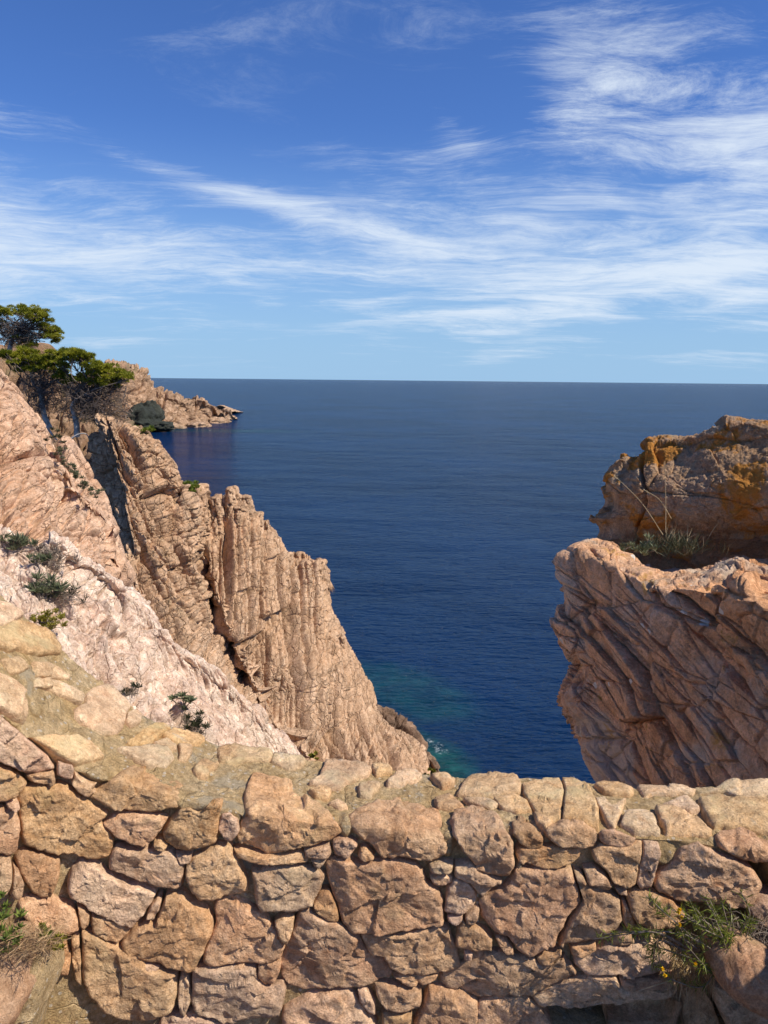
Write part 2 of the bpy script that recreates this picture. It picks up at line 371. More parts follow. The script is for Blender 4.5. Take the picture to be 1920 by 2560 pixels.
# ------------------------------------------------------------------ sea
def sea_material():
    m, nt, b = mat_new('sea_water'); q = NB(nt)
    sp = nt.nodes.new('ShaderNodeSeparateXYZ'); nt.links.new(q.pos(), sp.inputs[0])
    # shallow water over the rocky foot of the cliff
    def blob(x, y, rx, ry, rot=0.0):
        mp = nt.nodes.new('ShaderNodeMapping'); mp.vector_type = 'TEXTURE'; nt.links.new(q.pos(), mp.inputs[0])
        mp.inputs['Location'].default_value = (x, y, 0); mp.inputs['Scale'].default_value = (rx, ry, 1000); mp.inputs['Rotation'].default_value = (0, 0, rot)
        ln = nt.nodes.new('ShaderNodeVectorMath'); ln.operation = 'LENGTH'; nt.links.new(mp.outputs[0], ln.inputs[0])
        d = q.m('ADD', ln.outputs['Value'], q.m('MULTIPLY', q.m('SUBTRACT', q.noise(.16, 5, .6), .5), 1.1))
        return q.mr(d, .45, 1.15, 1, 0)
    s1 = sea_pt(985, 1640); s2 = sea_pt(860, 1500); s3 = sea_pt(420, 930); s4 = sea_pt(938, 1612)
    sh = q.m('MAXIMUM', blob(s1[0] - 2.6, s1[1] + 0.5, 3.2, 6.4, R(28)), q.m('MULTIPLY', blob(s2[0] + 0.5, s2[1] + 1, 4.6, 9, R(38)), .40))
    sh = q.m('MAXIMUM', sh, q.m('MULTIPLY', blob(s3[0], s3[1], 60, 14), .35))
    deep = q.mix(q.mr(q.noise(.012, 4, .6), .35, .65), (.0010, .0145, .054), (.0019, .023, .082))
    shc = q.mix(q.mr(q.noise(.35, 5, .65), .40, .62), (.003, .040, .046), (.012, .090, .085))
    col = q.mix(sh, deep, shc)
    foam = q.m('MULTIPLY', q.mr(q.noise(2.2, 6, .7), .50, .62), q.mr(blob(s4[0], s4[1], 1.0, 1.9, R(30)), .5, 1))
    foam = q.m('MULTIPLY', foam, .45)
    col = q.mix(foam, col, (.6, .65, .65))
    nt.links.new(col, b.inputs['Base Color'])
    b.inputs['Roughness'].default_value = .11
    b.inputs['IOR'].default_value = 1.33; b.inputs['Specular IOR Level'].default_value = .34
    nb = q.bump(q.noise(.06, 3, .5, vec=q.map(q.pos(), (.8, 1.4, 1), (0, 0, R(12)))), 1.0, 5.0)
    def crests(sc, rot, sy): return q.m('SUBTRACT', 1.0, q.m('ABSOLUTE', q.m('MULTIPLY', q.m('SUBTRACT', q.noise(sc, 3, .55, vec=q.map(q.pos(), (.6, sy, 1), (0, 0, R(rot)))), .5), 3.0)))
    nb = q.bump(crests(.16, 10, 1.7), 1.0, .60, nb)
    nb = q.bump(crests(.50, -12, 1.6), 1.0, .55, nb)
    nb = q.bump(q.noise(.9, 3, .6, vec=q.map(q.pos(), (.5, 1.6, 1), (0, 0, R(8)))), 1.0, .5, nb)
    nb = q.bump(q.noise(1.9, 4, .65, vec=q.map(q.pos(), (.6, 1.4, 1), (0, 0, R(-6)))), 1.0, .30, nb)
    nt.links.new(nb, b.inputs['Normal'])
    # wind-roughened sea: even at grazing angles the wave slopes keep the mean reflectance below one half
    fr = nt.nodes.new('ShaderNodeFresnel'); fr.inputs['IOR'].default_value = 1.33
    df = nt.nodes.new('ShaderNodeBsdfDiffuse'); nt.links.new(col, df.inputs[0])
    mx = nt.nodes.new('ShaderNodeMixShader'); nt.links.new(q.mr(fr.outputs[0], .15, .90, 0, .50, False), mx.inputs[0]); nt.links.new(b.outputs[0], mx.inputs[1]); nt.links.new(df.outputs[0], mx.inputs[2])
    nt.links.new(mx.outputs[0], nt.nodes['Material Output'].inputs[0])
    return m
SEA_M = sea_material()
def sea_mesh():
    # radial sheet, finer near the coast, gently out to the horizon
    r = np.concatenate([np.linspace(0, 60, 20), np.geomspace(66, 60000, 60)]); a = np.linspace(0, 2 * math.pi, 97)
    rr, aa = np.meshgrid(r, a); V = np.stack([rr * np.sin(aa), rr * np.cos(aa), 0 * rr], -1)
    return npmesh('sea', V.reshape(-1, 3), grid_faces(*rr.shape))
st(link('sea', sea_mesh(), SEA_M), 'deep blue rippled sea reaching to the horizon')

# ------------------------------------------------------------------ far headland
def rowD(pts): return [D(*p) for p in pts]
def head_disp(P, Nn, u, v):
    k = np.clip((1.0 - u) * 3, .25, 1)
    d = frac(warp3(P, 18, 5, 3), (8, 60, 40), 11, axes_from((.35, 0, 1)), 3.0, 5, 2.5) + frac(warp3(P, 6, 2, 5), (3.2, 8, 9), 21, axes_from((.15, 0, 1)), 1.6, 2, 1.4) + frac(warp3(P, 3, 1, 5), (1.5, 3, 3), 31, None, .6, .8, .6)
    return (d + fbm(P / 3, 3, 7) * .9 - 0.4) * np.clip(k, .6, 1)
hl = [(-100, 790), (60, 800), (180, 812), (240, 792), (272, 791), (300, 791), (318, 800), (338, 828), (362, 846), (385, 858), (402, 862), (420, 858), (440, 862), (458, 873), (472, 884), (488, 893)]
hy = np.array([sea_pt(*b_)[1] for b_ in [(-100, 965), (60, 965), (180, 962), (240, 950), (275, 942), (305, 936), (320, 934), (345, 932), (362, 931), (385, 929), (402, 927), (425, 924), (445, 922), (465, 919), (480, 916), (494, 912)]]) + np.linspace(90, 14, 16)
bs = [(-100, 965), (60, 965), (180, 962), (240, 950), (275, 942), (305, 936), (320, 934), (345, 932), (362, 931), (385, 929), (402, 927), (425, 924), (445, 922), (465, 919), (480, 916), (494, 912)]
back = [D(p[0] - 8, p[1] + 30, y + 60) for p, y in zip(hl, hy)]
ridge = [D(p[0], p[1], y) for p, y in zip(hl, hy)]
base = [sea_pt(p[0], p[1], -1.5) for p in bs]
m1 = [r_ * .62 + b_ * .38 + np.array([0, -6, 3]) * (1 - k_ / 16) for k_, (r_, b_) in enumerate(zip(ridge, base))]
m2 = [r_ * .25 + b_ * .75 + np.array([0, -3, 1]) * (1 - k_ / 16) for k_, (r_, b_) in enumerate(zip(ridge, base))]
tipx = base[-1] + np.array([3, 8, 0])
for L_ in (back, ridge, m1, m2, base): L_.append(tipx + np.array([2, 30 if L_ is back else 4, -2]))
hd, _ = patch('headland', [back, ridge, m1, m2, base], 420, 200, head_disp, M_head)
st(hd, 'distant brown rocky headland sloping down into the sea')
# low islet off the tip
ip = [(455, 884), (470, 877), (480, 876), (490, 881), (500, 889)]
irow = [[sea_pt(u, 899, -1) * 1.0 + np.array([0, 60, 0]) for u, v in ip], [D(u, v, 540) for u, v in ip], [sea_pt(u, 896, -1.5) for u, v in ip]]
isl, _ = patch('islet', irow, 70, 40, lambda P, n, u, v: fbm(P / 5, 4, 3) * 1.2, M_head)
st(isl, 'low rocky islet just off the tip of the headland')
# dark wave-cut rocks in the inlet at the headland's foot
def lump(name, cx, cy, cz, rx, ry, rz, mat, s, amp=.35, nu=60, nv=30, parent=None, sc=None, rot=0.0):
    th = np.linspace(0, 2 * math.pi, nu); ph = np.linspace(0.02, math.pi - 0.02, nv)
    t, p = np.meshgrid(th, ph)
    S = np.stack([np.sin(p) * np.cos(t), np.sin(p) * np.sin(t), np.cos(p)], -1).reshape(-1, 3)
    F1, F2, I = voro(S * 1.6 + s * 3.7, s)
    k = 1 + amp * (fbm(S * 1.7 + s, 4, s)) + amp * .6 * (np.minimum(F2 - F1, .4) - .2)
    V = S * k[:, None]
    V[:, 0][V[:, 0] > 10] = 10
    V = V * np.array([rx, ry, rz])
    cr_, sr_ = math.cos(rot), math.sin(rot)
    V = np.stack([V[:, 0] * cr_ - V[:, 1] * sr_, V[:, 0] * sr_ + V[:, 1] * cr_, V[:, 2]], 1) + np.array([cx, cy, cz])
    V[:, :].reshape(nv, nu, 3)[:, -1] = V.reshape(nv, nu, 3)[:, 0]
    return link(name, npmesh(name, V, grid_faces(nv, nu)[:, ::-1]), mat, parent)
for k, (u, v, y, rx, rz) in enumerate([(300, 906, 364, 7.5, 6), (326, 898, 376, 6, 6.5), (316, 918, 360, 7, 3.5), (350, 921, 364, 5, 2.2)]):
    p = D(u, v, y)
    o = lump('sea_rock', p[0], p[1], p[2], rx, 9, rz, M_dark, 40 + k, .5)
    tag(o, ['dark green-grey rock, leftmost at the foot of the headland', 'dark green-grey rock against the headland cliff, highest of the dark group', 'dark low rock in front of the dark group in the inlet', 'small dark rock, rightmost of the dark group at the headland foot'][k], 'rock', 'dark wave-washed rocks below the headland')
for k, (u, v, rx, rz) in enumerate([(382, 921, 6.5, 4.5), (404, 917, 7, 5), (425, 923, 6, 2.6), (362, 926, 8, 2.2), (468, 914, 7, 3)]):
    p = sea_pt(u, v)
    o = lump('sea_rock', p[0], p[1] + 4, 0.3, rx, 7, rz, M_head, 60 + k, .5)
    tag(o, 'brown waterline rock, %s at the foot of the headland' % ['second from the left', 'third from the left', 'fourth from the left', 'leftmost', 'rightmost'][k], 'rock', 'brown rocks along the headland waterline')

# ------------------------------------------------------------------ hillside behind the pines
def hill_disp(P, Nn, u, v):
    return frac(warp3(P, 3, .8, 3), (1.3, 6, 5), 31, axes_from((.1, 0, 1)), .6, 1.0, .5) + frac(warp3(P, 1, .3, 5), (.6, .9, 1.2), 41, axes_from((0, 0, 1)), .2, .3, .2) - .4
us = [-260, -120, -30, 20, 60, 100, 125, 160, 200, 250, 290, 330]
tv = [600, 650, 715, 735, 738, 750, 778, 812, 835, 858, 885, 930]
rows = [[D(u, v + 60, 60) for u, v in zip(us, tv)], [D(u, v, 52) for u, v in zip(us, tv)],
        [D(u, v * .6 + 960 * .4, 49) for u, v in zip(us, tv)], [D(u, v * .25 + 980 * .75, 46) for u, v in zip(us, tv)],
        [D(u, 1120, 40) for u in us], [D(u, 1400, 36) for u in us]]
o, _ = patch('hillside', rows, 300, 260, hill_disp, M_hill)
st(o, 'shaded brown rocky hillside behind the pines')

# ------------------------------------------------------------------ tall fractured cliff
def mid_disp(P, Nn, u, v):
    s_ = .97 * P[:, 0] + .25 * P[:, 1] + .37 * (P[:, 2] - 15)
    d = columns(P, s_, 1.6, 4.5, 71, .8, .7, .12, .30) + columns(P, s_, .62, 1.6, 72, .30, .42, .20, .22)
    d += frac(warp3(P, 3.0, .55, 3), (2.2, 60, 6.5), 11, axes_from((-.55, 0, 1)), .35, .40, .25, w=.10) - .9
    d += frac(warp3(P, 1.3, .22, 5), (.55, 30, 1.7), 21, axes_from((-.50, 0, 1)), .24, .18, .14, w=.14)
    d += frac(warp3(P, .6, .10, 8), (.27, 12, .48), 51, axes_from((-.35, 0, 1)), .14, .09, .08, w=.17)
    d += frac(warp3(P, .3, .05, 8), (.14, 2, .18), 91, axes_from((-.3, 0, 1)), .04, .03, .04, w=.2)
    return d + fbm(P / .3, 2, 9) * .02 - .05
rows = [
 [D(*p) for p in [(215, 1000, 46), (235, 960, 46), (260, 960, 46), (290, 960, 45), (330, 1010, 45), (370, 1060, 45), (410, 1110, 45), (430, 1180, 45), (450, 1200, 48)]],
 [D(*p) for p in [(196, 935, 40), (205, 905, 38.5), (235, 892, 38), (275, 905, 38), (315, 945, 38.5), (345, 975, 39), (385, 1035, 39.5), (415, 1090, 40), (470, 1130, 46)]],
 [D(*p) for p in [(192, 1000, 39), (212, 985, 37), (240, 985, 36.2), (285, 1000, 36.4), (325, 1030, 37), (358, 1055, 38), (395, 1090, 38.6), (428, 1150, 39.5), (490, 1200, 46)]],
 [D(*p) for p in [(205, 1090, 38.5), (232, 1090, 36.2), (265, 1090, 35.2), (305, 1110, 35.4), (345, 1130, 36), (380, 1160, 37), (420, 1200, 37.8), (450, 1240, 40.5), (520, 1290, 46)]],
 [D(*p) for p in [(215, 1200, 37), (250, 1210, 34.8), (290, 1220, 34.2), (330, 1240, 34.6), (370, 1260, 35.2), (410, 1290, 36), (450, 1320, 37.6), (500, 1350, 40), (570, 1400, 45)]],
 [D(*p) for p in [(230, 1330, 35), (280, 1350, 33), (330, 1360, 33), (370, 1380, 33.5), (410, 1400, 34.2), (450, 1420, 35.2), (500, 1440, 37.4), (560, 1470, 40)]],
 [D(*p) for p in [(260, 1480, 32), (330, 1490, 31.5), (380, 1500, 31.8), (430, 1515, 32.5), (480, 1530, 33.6), (530, 1550, 34.8), (590, 1570, 37), (650, 1600, 39.5)]],
 [D(*p) for p in [(300, 1700, 28), (400, 1700, 28), (460, 1700, 28.5), (520, 1700, 29.5), (580, 1710, 30.5), (640, 1720, 32), (700, 1730, 35), (760, 1740, 38)]]]
o, _ = patch('cliff', rows, 430, 620, mid_disp, M_cliff)
cliff = st(o, 'tall tan cliff face broken into diagonal blocks')

# ------------------------------------------------------------------ columnar cliff
def col_disp(P, Nn, u, v):
    # upright parallel columns, each broken into uneven lengths, with deep dark joints between them
    s_ = .88 * P[:, 0] + .45 * P[:, 1] - .21 * (P[:, 2] - 12)
    d = columns(P, s_, 2.1, 8.0, 61, 1.5, 1.3, .13, .35) + columns(P, s_, .80, 3.2, 62, .60, .80, .20, .34) + columns(P, s_, .40, 1.5, 63, .10, .16, .20, .10)
    d += frac(warp3(P, .7, .07, 18), (.42, 14, .55), 81, axes_from((-.05, 0, 1)), .13, .10, .10, w=.13)
    d += frac(warp3(P, .3, .04, 18), (.17, 3, .20), 89, axes_from((-.1, 0, 1)), .04, .03, .04, w=.2)
    return d + fbm(P / .3, 2, 9) * .02 - 1.85 - .5 * np.clip((v - .75) * 4, 0, 1)
rows = [
 [D(*p) for p in [(395, 1150, 48), (435, 1120, 48), (490, 1120, 48), (545, 1150, 49), (585, 1190, 50), (640, 1240, 51), (680, 1260, 53), (695, 1280, 56), (690, 1330, 59)]],
 [D(*p) for p in [(400, 1100, 42), (435, 1075, 42.5), (490, 1085, 43), (545, 1110, 44), (585, 1155, 45), (640, 1200, 46), (685, 1208, 46.6), (706, 1225, 49.5), (700, 1300, 56)]],
 [D(*p) for p in [(420, 1180, 39.5), (460, 1180, 40.3), (510, 1190, 41), (560, 1210, 42), (600, 1230, 43), (650, 1260, 44), (690, 1270, 45.0), (710, 1290, 48.5), (700, 1350, 55)]],
 [D(*p) for p in [(440, 1300, 41), (468, 1300, 38.6), (500, 1300, 39), (540, 1310, 40), (590, 1330, 40.7), (630, 1350, 41.7), (675, 1370, 42.8), (725, 1380, 44.5), (748, 1395, 48), (740, 1440, 55)]],
 [D(*p) for p in [(480, 1420, 40.5), (512, 1420, 37.6), (548, 1420, 38), (590, 1430, 38.7), (630, 1450, 39.2), (680, 1460, 40.5), (725, 1470, 42), (768, 1475, 44.5), (788, 1490, 48), (780, 1540, 55)]],
 [D(*p) for p in [(530, 1545, 40.5), (570, 1545, 37.2), (604, 1548, 37.7), (640, 1553, 38.3), (675, 1560, 39), (710, 1570, 40), (750, 1575, 41.2), (790, 1560, 43.3), (820, 1560, 48), (840, 1620, 54)]],
 [D(*p) for p in [(570, 1640, 39), (610, 1640, 35.5), (655, 1640, 36), (700, 1650, 36.8), (740, 1655, 37.8), (790, 1655, 39), (840, 1650, 40.5), (875, 1635, 43), (905, 1620, 47), (900, 1680, 50)]],
 [D(*p) for p in [(600, 1740, 37), (645, 1740, 34), (690, 1740, 34.5), (740, 1740, 35), (790, 1740, 36), (840, 1740, 37.5), (890, 1740, 39), (930, 1730, 41), (950, 1740, 43), (950, 1780, 46)]]]
o, _ = patch('columnar_cliff', rows, 480, 620, col_disp, M_col)
colcliff = st(o, 'tan cliff of upright weathered rock columns stepping down to the sea')
# free-standing column heads along its crest; each goes down into the face
def pillar(u0, u1, vt, vb, y, s, lean=0.0, flat=.25):
    c = D((u0 + u1) / 2, vt, y); e = D((u0 + u1) / 2 + lean, vb, y - .3)
    w = (u1 - u0) * K * y / FPX / 2 * 1.12
    nv, nu = 60, 40
    t = np.linspace(0, 1, nv); th = np.linspace(0, 2 * math.pi, nu)
    T, TH = np.meshgrid(t, th, indexing='ij')
    cen = c + (e - c) * T[..., None]
    dome = np.clip(1 - (1 - np.minimum(T / (flat * w / max(.1, (c[2] - e[2]))), 1)) ** 2.5, 0, 1)
    sq = 1 / np.maximum(np.abs(np.cos(TH + s)), np.abs(np.sin(TH + s))) ** .55
    r = w * dome * sq * (.92 + .25 * T)
    V = cen + np.stack([np.cos(TH) * r, np.sin(TH) * r * 1.7, 0 * r], -1)
    P = V.reshape(-1, 3)
    B = frac(warp3(P, .8, .12, s), (.45, .6, 1.5), s + 5, None, .20, .20, .12) + frac(warp3(P, .4, .08, s), (.3, .34, .4), s + 9, None, .08, .10, .1)
    d = (P - cen.reshape(-1, 3)); ln = np.linalg.norm(d, axis=1, keepdims=True) + 1e-6
    k = (B + fbm(P / .25, 2, s) * .04 - .05)[:, None] * np.minimum(1, ln / (w * .5))
    V = (P + d / ln * k); V[:, 2] += fbm(P / .5, 2, s + 3) * .10
    V = V.reshape(nv, nu, 3); V[:, -1] = V[:, 0]
    return link('rock_pillar', npmesh('rock_pillar', V.reshape(-1, 3), grid_faces(nv, nu)[:, ::-1]), M_col, colcliff)
def z3(x, y): return ((420 + x * .4581) / K, (1180 + y * .4581) / K)
for k, (x0, x1, yt, yb, dep, lean) in enumerate([
        (140, 218, 66, 330, 42, 10), (228, 300, 124, 380, 42.4, 8), (316, 388, 78, 330, 43, 2), (392, 462, 124, 360, 43.4, 2), (340, 470, 160, 420, 43.2, 2),
        (468, 522, 218, 520, 44.2, 4), (522, 562, 262, 560, 44.8, 4), (560, 604, 362, 700, 44.6, 2), (596, 632, 392, 700, 45, 2), (626, 692, 436, 800, 45.2, -2),
        (694, 744, 436, 760, 46.6, 0), (702, 800, 474, 860, 46.0, 2), (790, 862, 474, 900, 46.6, 6), (800, 905, 770, 1050, 45.4, 22), (900, 960, 860, 1200, 45.6, 30)]):
    a0, b0 = z3(x0, yt); a1, b1 = z3(x1, yb)
    pillar(a0, a1, b0, b1, dep, 100 + 7 * k, lean)

# ------------------------------------------------------------------ dark rocks at the waterline
def shore_disp(P, Nn, u, v):
    return frac(warp3(P, 2.5, .8, 3), (1.3, 3, 2.4), 15, axes_from((-.8, 0, 1)), .5, 1.0, .5) + frac(warp3(P, 1, .3, 5), (.45, .6, .9), 25, axes_from((-.5, 0, 1)), .2, .3, .2) + fbm(P / .3, 3, 9) * .05 - .3
sl = [(770, 1465, 50), (800, 1500, 50.5), (835, 1520, 51), (868, 1548, 50.5), (893, 1565, 50.3), (912, 1590, 49.8), (936, 1618, 48.6), (958, 1646, 47.2), (980, 1682, 45.5), (1008, 1740, 43)]
rows = [[D(u + 6, v + 60, y + 9) for u, v, y in sl], [D(u, v, y) for u, v, y in sl],
        [D(u - 30, v + 25, y - 2.5) for u, v, y in sl], [D(u - 75, v + 50, y - 5.5) for u, v, y in sl], [D(u - 130, v + 90, y - 8) for u, v, y in sl]]
o, _ = patch('shore_rocks', rows, 260, 200, shore_disp, M_shore)
st(o, 'dark wet rocks at the foot of the columnar cliff by the turquoise water')

# ------------------------------------------------------------------ pink crag, upper left
def crag_disp(P, Nn, u, v):
    fine = .30 + .70 * np.clip((v - .30) * 3, 0, 1)
    s_ = .95 * P[:, 0] + .30 * P[:, 1] + .11 * P[:, 2]
    d = columns(P, s_, .95, 3.4, 81, .34, .40, .08, .10) + columns(P, s_, .40, 1.3, 82, .10, .14, .12, .05) - .35
    d += frac(warp3(P, 1.8, .30, 3), (1.0, 40, 3.4), 12, axes_from((-.80, 0, 1)), .40, .34, .22, w=.07)
    d += frac(warp3(P, .8, .16, 5), (.36, 20, 1.0), 22, axes_from((-.70, 0, 1)), .20, .15, .12, w=.10) * (.5 + .5 * fine)
    d += frac(warp3(P, .35, .07, 8), (.17, 8, .26), 52, axes_from((-.3, 0, 1)), .09, .055, .05, w=.14) * (.3 + .7 * fine)
    d += frac(warp3(P, .2, .04, 8), (.08, 2, .11), 62, axes_from((-.3, 0, 1)), .03, .02, .03, w=.2) * fine
    return d + fbm(P / .12, 2, 9) * .006 - .05
rows = [
 [D(*p) for p in [(-200, 760, 26), (0, 860, 25), (60, 900, 25), (110, 980, 25), (160, 1080, 25), (235, 1160, 24), (260, 1230, 23), (320, 1330, 22)]],
 [D(*p) for p in [(-200, 640, 19), (-60, 730, 19), (0, 775, 18.6), (45, 830, 18.6), (85, 892, 18.6), (112, 955, 18.4), (170, 1040, 18), (228, 1110, 17.6), (258, 1190, 17.2), (320, 1300, 17)]],
 [D(*p) for p in [(-200, 790, 16.8), (-60, 830, 16.6), (0, 860, 16.4), (45, 905, 16.4), (85, 960, 16.6), (125, 1020, 16.8), (172, 1085, 16.8), (222, 1140, 16.6), (255, 1215, 16.2), (320, 1330, 16)]],
 [D(*p) for p in [(-200, 960, 14.6), (-60, 980, 14.6), (0, 1000, 14.6), (50, 1030, 14.8), (95, 1060, 15), (135, 1100, 15.3), (180, 1140, 15.5), (222, 1180, 15.3), (262, 1240, 15), (330, 1350, 15)]],
 [D(*p) for p in [(-200, 1120, 12.6), (-60, 1120, 12.6), (0, 1125, 12.8), (50, 1140, 13), (100, 1160, 13.4), (145, 1180, 13.8), (185, 1205, 14.1), (230, 1235, 14), (275, 1290, 14), (340, 1400, 14)]],
 [D(*p) for p in [(-200, 1300, 10.6), (-60, 1300, 10.6), (0, 1300, 10.8), (50, 1310, 11), (100, 1320, 11.6), (150, 1330, 12), (200, 1340, 12.4), (250, 1360, 12.6), (300, 1400, 12.8), (360, 1500, 13)]]]
o, cragV = patch('crag', rows, 420, 440, crag_disp, M_pink)
st(o, 'pink granite crag with long diagonal cracks on the left')
# second slab leaning behind it
rows = [
 [D(*p) for p in [(120, 1010, 24), (150, 1000, 24), (190, 1050, 24), (250, 1120, 24), (280, 1200, 23)]],
 [D(*p) for p in [(122, 985, 20), (137, 950, 19.6), (158, 962, 19.4), (196, 1022, 19.2), (232, 1075, 19), (246, 1130, 18.8), (262, 1200, 18.6), (275, 1230, 19)]],
 [D(*p) for p in [(120, 1020, 18.6), (140, 1010, 18.0), (165, 1030, 17.8), (195, 1075, 17.6), (225, 1120, 17.6), (244, 1165, 17.6), (256, 1210, 17.8), (272, 1250, 18.5)]],
 [D(*p) for p in [(120, 1160, 16.6), (150, 1160, 16.4), (175, 1170, 16.2), (200, 1190, 16.2), (225, 1210, 16.2), (250, 1235, 16.4), (262, 1260, 16.8), (275, 1300, 17.4)]]]
def slab_disp(P, Nn, u, v):
    return frac(warp3(P, 1.2, .3, 3), (.8, 30, 2.4), 17, axes_from((-.62, 0, 1)), .22, .22, .12, w=.08) + frac(warp3(P, .5, .12, 5), (.32, 10, .7), 27, axes_from((-.5, 0, 1)), .09, .07, .06, w=.12) + fbm(P / .2, 3, 9) * .015 - .05
o, _ = patch('rock_slab', rows, 180, 220, slab_disp, M_pink)
st(o, 'smooth pink rock slab leaning beside the crag below the pines')

# ------------------------------------------------------------------ pale slope just behind the wall
def pale_disp(P, Nn, u, v):
    # rugged band beside the plants, smoother flaking sheet to the right
    px = P[:, 0] / P[:, 1]
    band = np.clip(1.3 - np.abs((px - (-.50 + .34 * v)) / .10), 0, 1) * np.clip((v - .10) * 6, 0, 1)
    ax = axes_from((-.78, .45, .62), (.35, -.5, .78))
    s = frac(warp3(P, .7, .12, 3), (.20, .6, 1.1), 14, ax, .05, .09, .08, w=.08)
    s += frac(warp3(P, .25, .05, 5), (.055, .16, .34), 24, ax, .024, .036, .034, w=.15)
    s += frac(warp3(P, .12, .03, 5), (.03, .06, .12), 54, ax, .008, .012, .012, w=.2)
    r = frac(warp3(P, .5, .12, 6), (.30, .38, .45), 34, ax, .07, .16, .14, w=.10) + frac(warp3(P, .18, .05, 6), (.09, .11, .12), 44, None, .04, .06, .06, w=.15)
    left = np.clip((-.40 - px) * 8, 0, 1)
    w = np.maximum(band, left * .8)
    return s * (1 - w) + r * w + fbm(P / .5, 4, 9) * .06 + fbm(P / .06, 3, 19) * .006 - .04 - .10 * band
rl = [(-250, 1040, 7.6), (-100, 1100, 7.5), (0, 1135, 7.5), (55, 1168, 7.5), (105, 1148, 7.6), (150, 1160, 7.7), (200, 1192, 7.8), (250, 1235, 7.8), (300, 1275, 7.9), (355, 1345, 7.9), (400, 1395, 8.0), (450, 1425, 8.1), (500, 1462, 8.2), (550, 1510, 8.3), (600, 1568, 8.4), (640, 1625, 8.5), (690, 1700, 8.6), (740, 1790, 8.7)]
def shift(k):
    o_ = []
    for i, (u, v, y) in enumerate(rl):
        f = i / (len(rl) - 1); g = np.clip((u + 250) / 900, 0, 1)
        if k == 0: o_.append(D(u + 15, v + 110, y + 2.5))
        if k == 1: o_.append(D(u, v, y))
        if k == 2: o_.append(D(u - 12 - 10 * f, v + 50, y - .55))
        if k == 3: o_.append(D(u - 35, v * .62 + (1430 + 340 * f) * .38 + 30, y - 1.3))
        if k == 4: o_.append(D(u - 40, v * .3 + (1440 + 380 * f) * .7 + 30, y - 2.0))
        if k == 5: o_.append(D(u - 45, (1540 + 420 * f), y - 2.9))
        if k == 6:
            p = D(u - 45, (1540 + 420 * f), y - 2.9); o_.append(np.array([p[0] * 2.6 / p[1], 2.6, p[2] - .15]))
    return o_
o, paleV = patch('rock_slope', [shift(k) for k in range(7)], 640, 560, pale_disp, M_pale)
st(o, 'pale pink flaking rock slope just behind the wall')
# ------------------------------------------------------------------ rocks on the right
def bedding(P, d=(1.0, 0, -.72), n=(0.35, -.9, 0)):
    # coordinate across the bedding planes, which dip down to the right
    ax = axes_from(d, n); return P @ ax.T
def low_disp(P, Nn, u, v):
    q = warp3(P, 1.4, .07, 3)
    ax = axes_from((.38, -.82, -.36), (-.91, -.42, 0))
    c = q @ ax.T
    def ledges(th, ln, s, out, und, w):
        t = c[:, 0] / th + .45 * fbm(P / (th * 5), 2, s); i = np.floor(t); f = t - i
        r = _h(i, np.floor(c[:, 2] / ln + _h(i, i * 0, i * 0, s) * 5), i * 0, s + 3)
        r0 = _h(i, i * 0, i * 0, s + 9)
        slot = np.clip(1 - np.minimum(f, 1 - f) / w, 0, 1) * (r0 > .35) * np.clip(fbm(P / .5, 2, s + 5) * 2.5 + .6, 0, 1)
        return r * out - slot * und
    zone = np.clip(fbm(P / .8, 2, 71) * 2 + .45, 0, 1)
    d = ledges(.25, 1.5, 4, .08, .10, .08) + (ledges(.11, .7, 24, .022, .032, .10) + ledges(.035, .4, 44, .004, .006, .2)) * zone
    d += frac(q, (.55, 6, 1.1), 16, ax, .06, .08, .15, w=.05) + frac(warp3(P, .5, .06, 4), (.30, 3, .34), 56, axes_from((.3, 0, 1)), .02, .03, .06, w=.05) + frac(warp3(P, .3, .04, 4), (.16, 2, .34), 26, ax, .020, .016, .026, w=.08)
    top = np.clip(1.25 - v * 4.6, 0, 1)
    L = frac(warp3(P, .25, .07, 6), (.16, .16, .12), 36, None, .03, .05, .05)
    L += frac(warp3(P, .1, .03, 6), (.05, .05, .04), 46, None, .01, .012, .018)
    return d * (1 - top * .85) + top * (L * .7 - .05) - .05 + fbm(P / .35, 3, 9) * .035 + fbm(P / .05, 3, 19) * .008 + fbm(P / .015, 2, 29) * .002
sil = [(1258, 1190), (1212, 1228), (1206, 1262), (1208, 1300), (1194, 1342), (1212, 1390), (1238, 1425), (1238, 1448), (1218, 1480), (1212, 1512), (1230, 1545), (1250, 1565), (1252, 1590), (1268, 1625), (1280, 1660), (1290, 1695), (1300, 1740), (1310, 1800)]
rows = []
crest = [(1300, 1193), (1358, 1222), (1396, 1238), (1434, 1252), (1473, 1250), (1511, 1248), (1549, 1238), (1590, 1222), (1640, 1230), (1760, 1245), (1900, 1260)]
yc = [5.75, 5.45, 5.25, 5.1, 4.98, 4.86, 4.75, 4.6, 4.5, 4.2, 3.9]
rows.append([D(1330, 1240, 8.2)] + [D(1262, 1190, 7.6)] + [D(u, v - 60 + 20, y + 2.0) for (u, v), y in zip(crest, yc)])
rows.append([D(1310, 1230, 7.6)] + [D(1256, 1187, 6.5)] + [D(u, v - 14, y + .45) for (u, v), y in zip(crest, yc)])
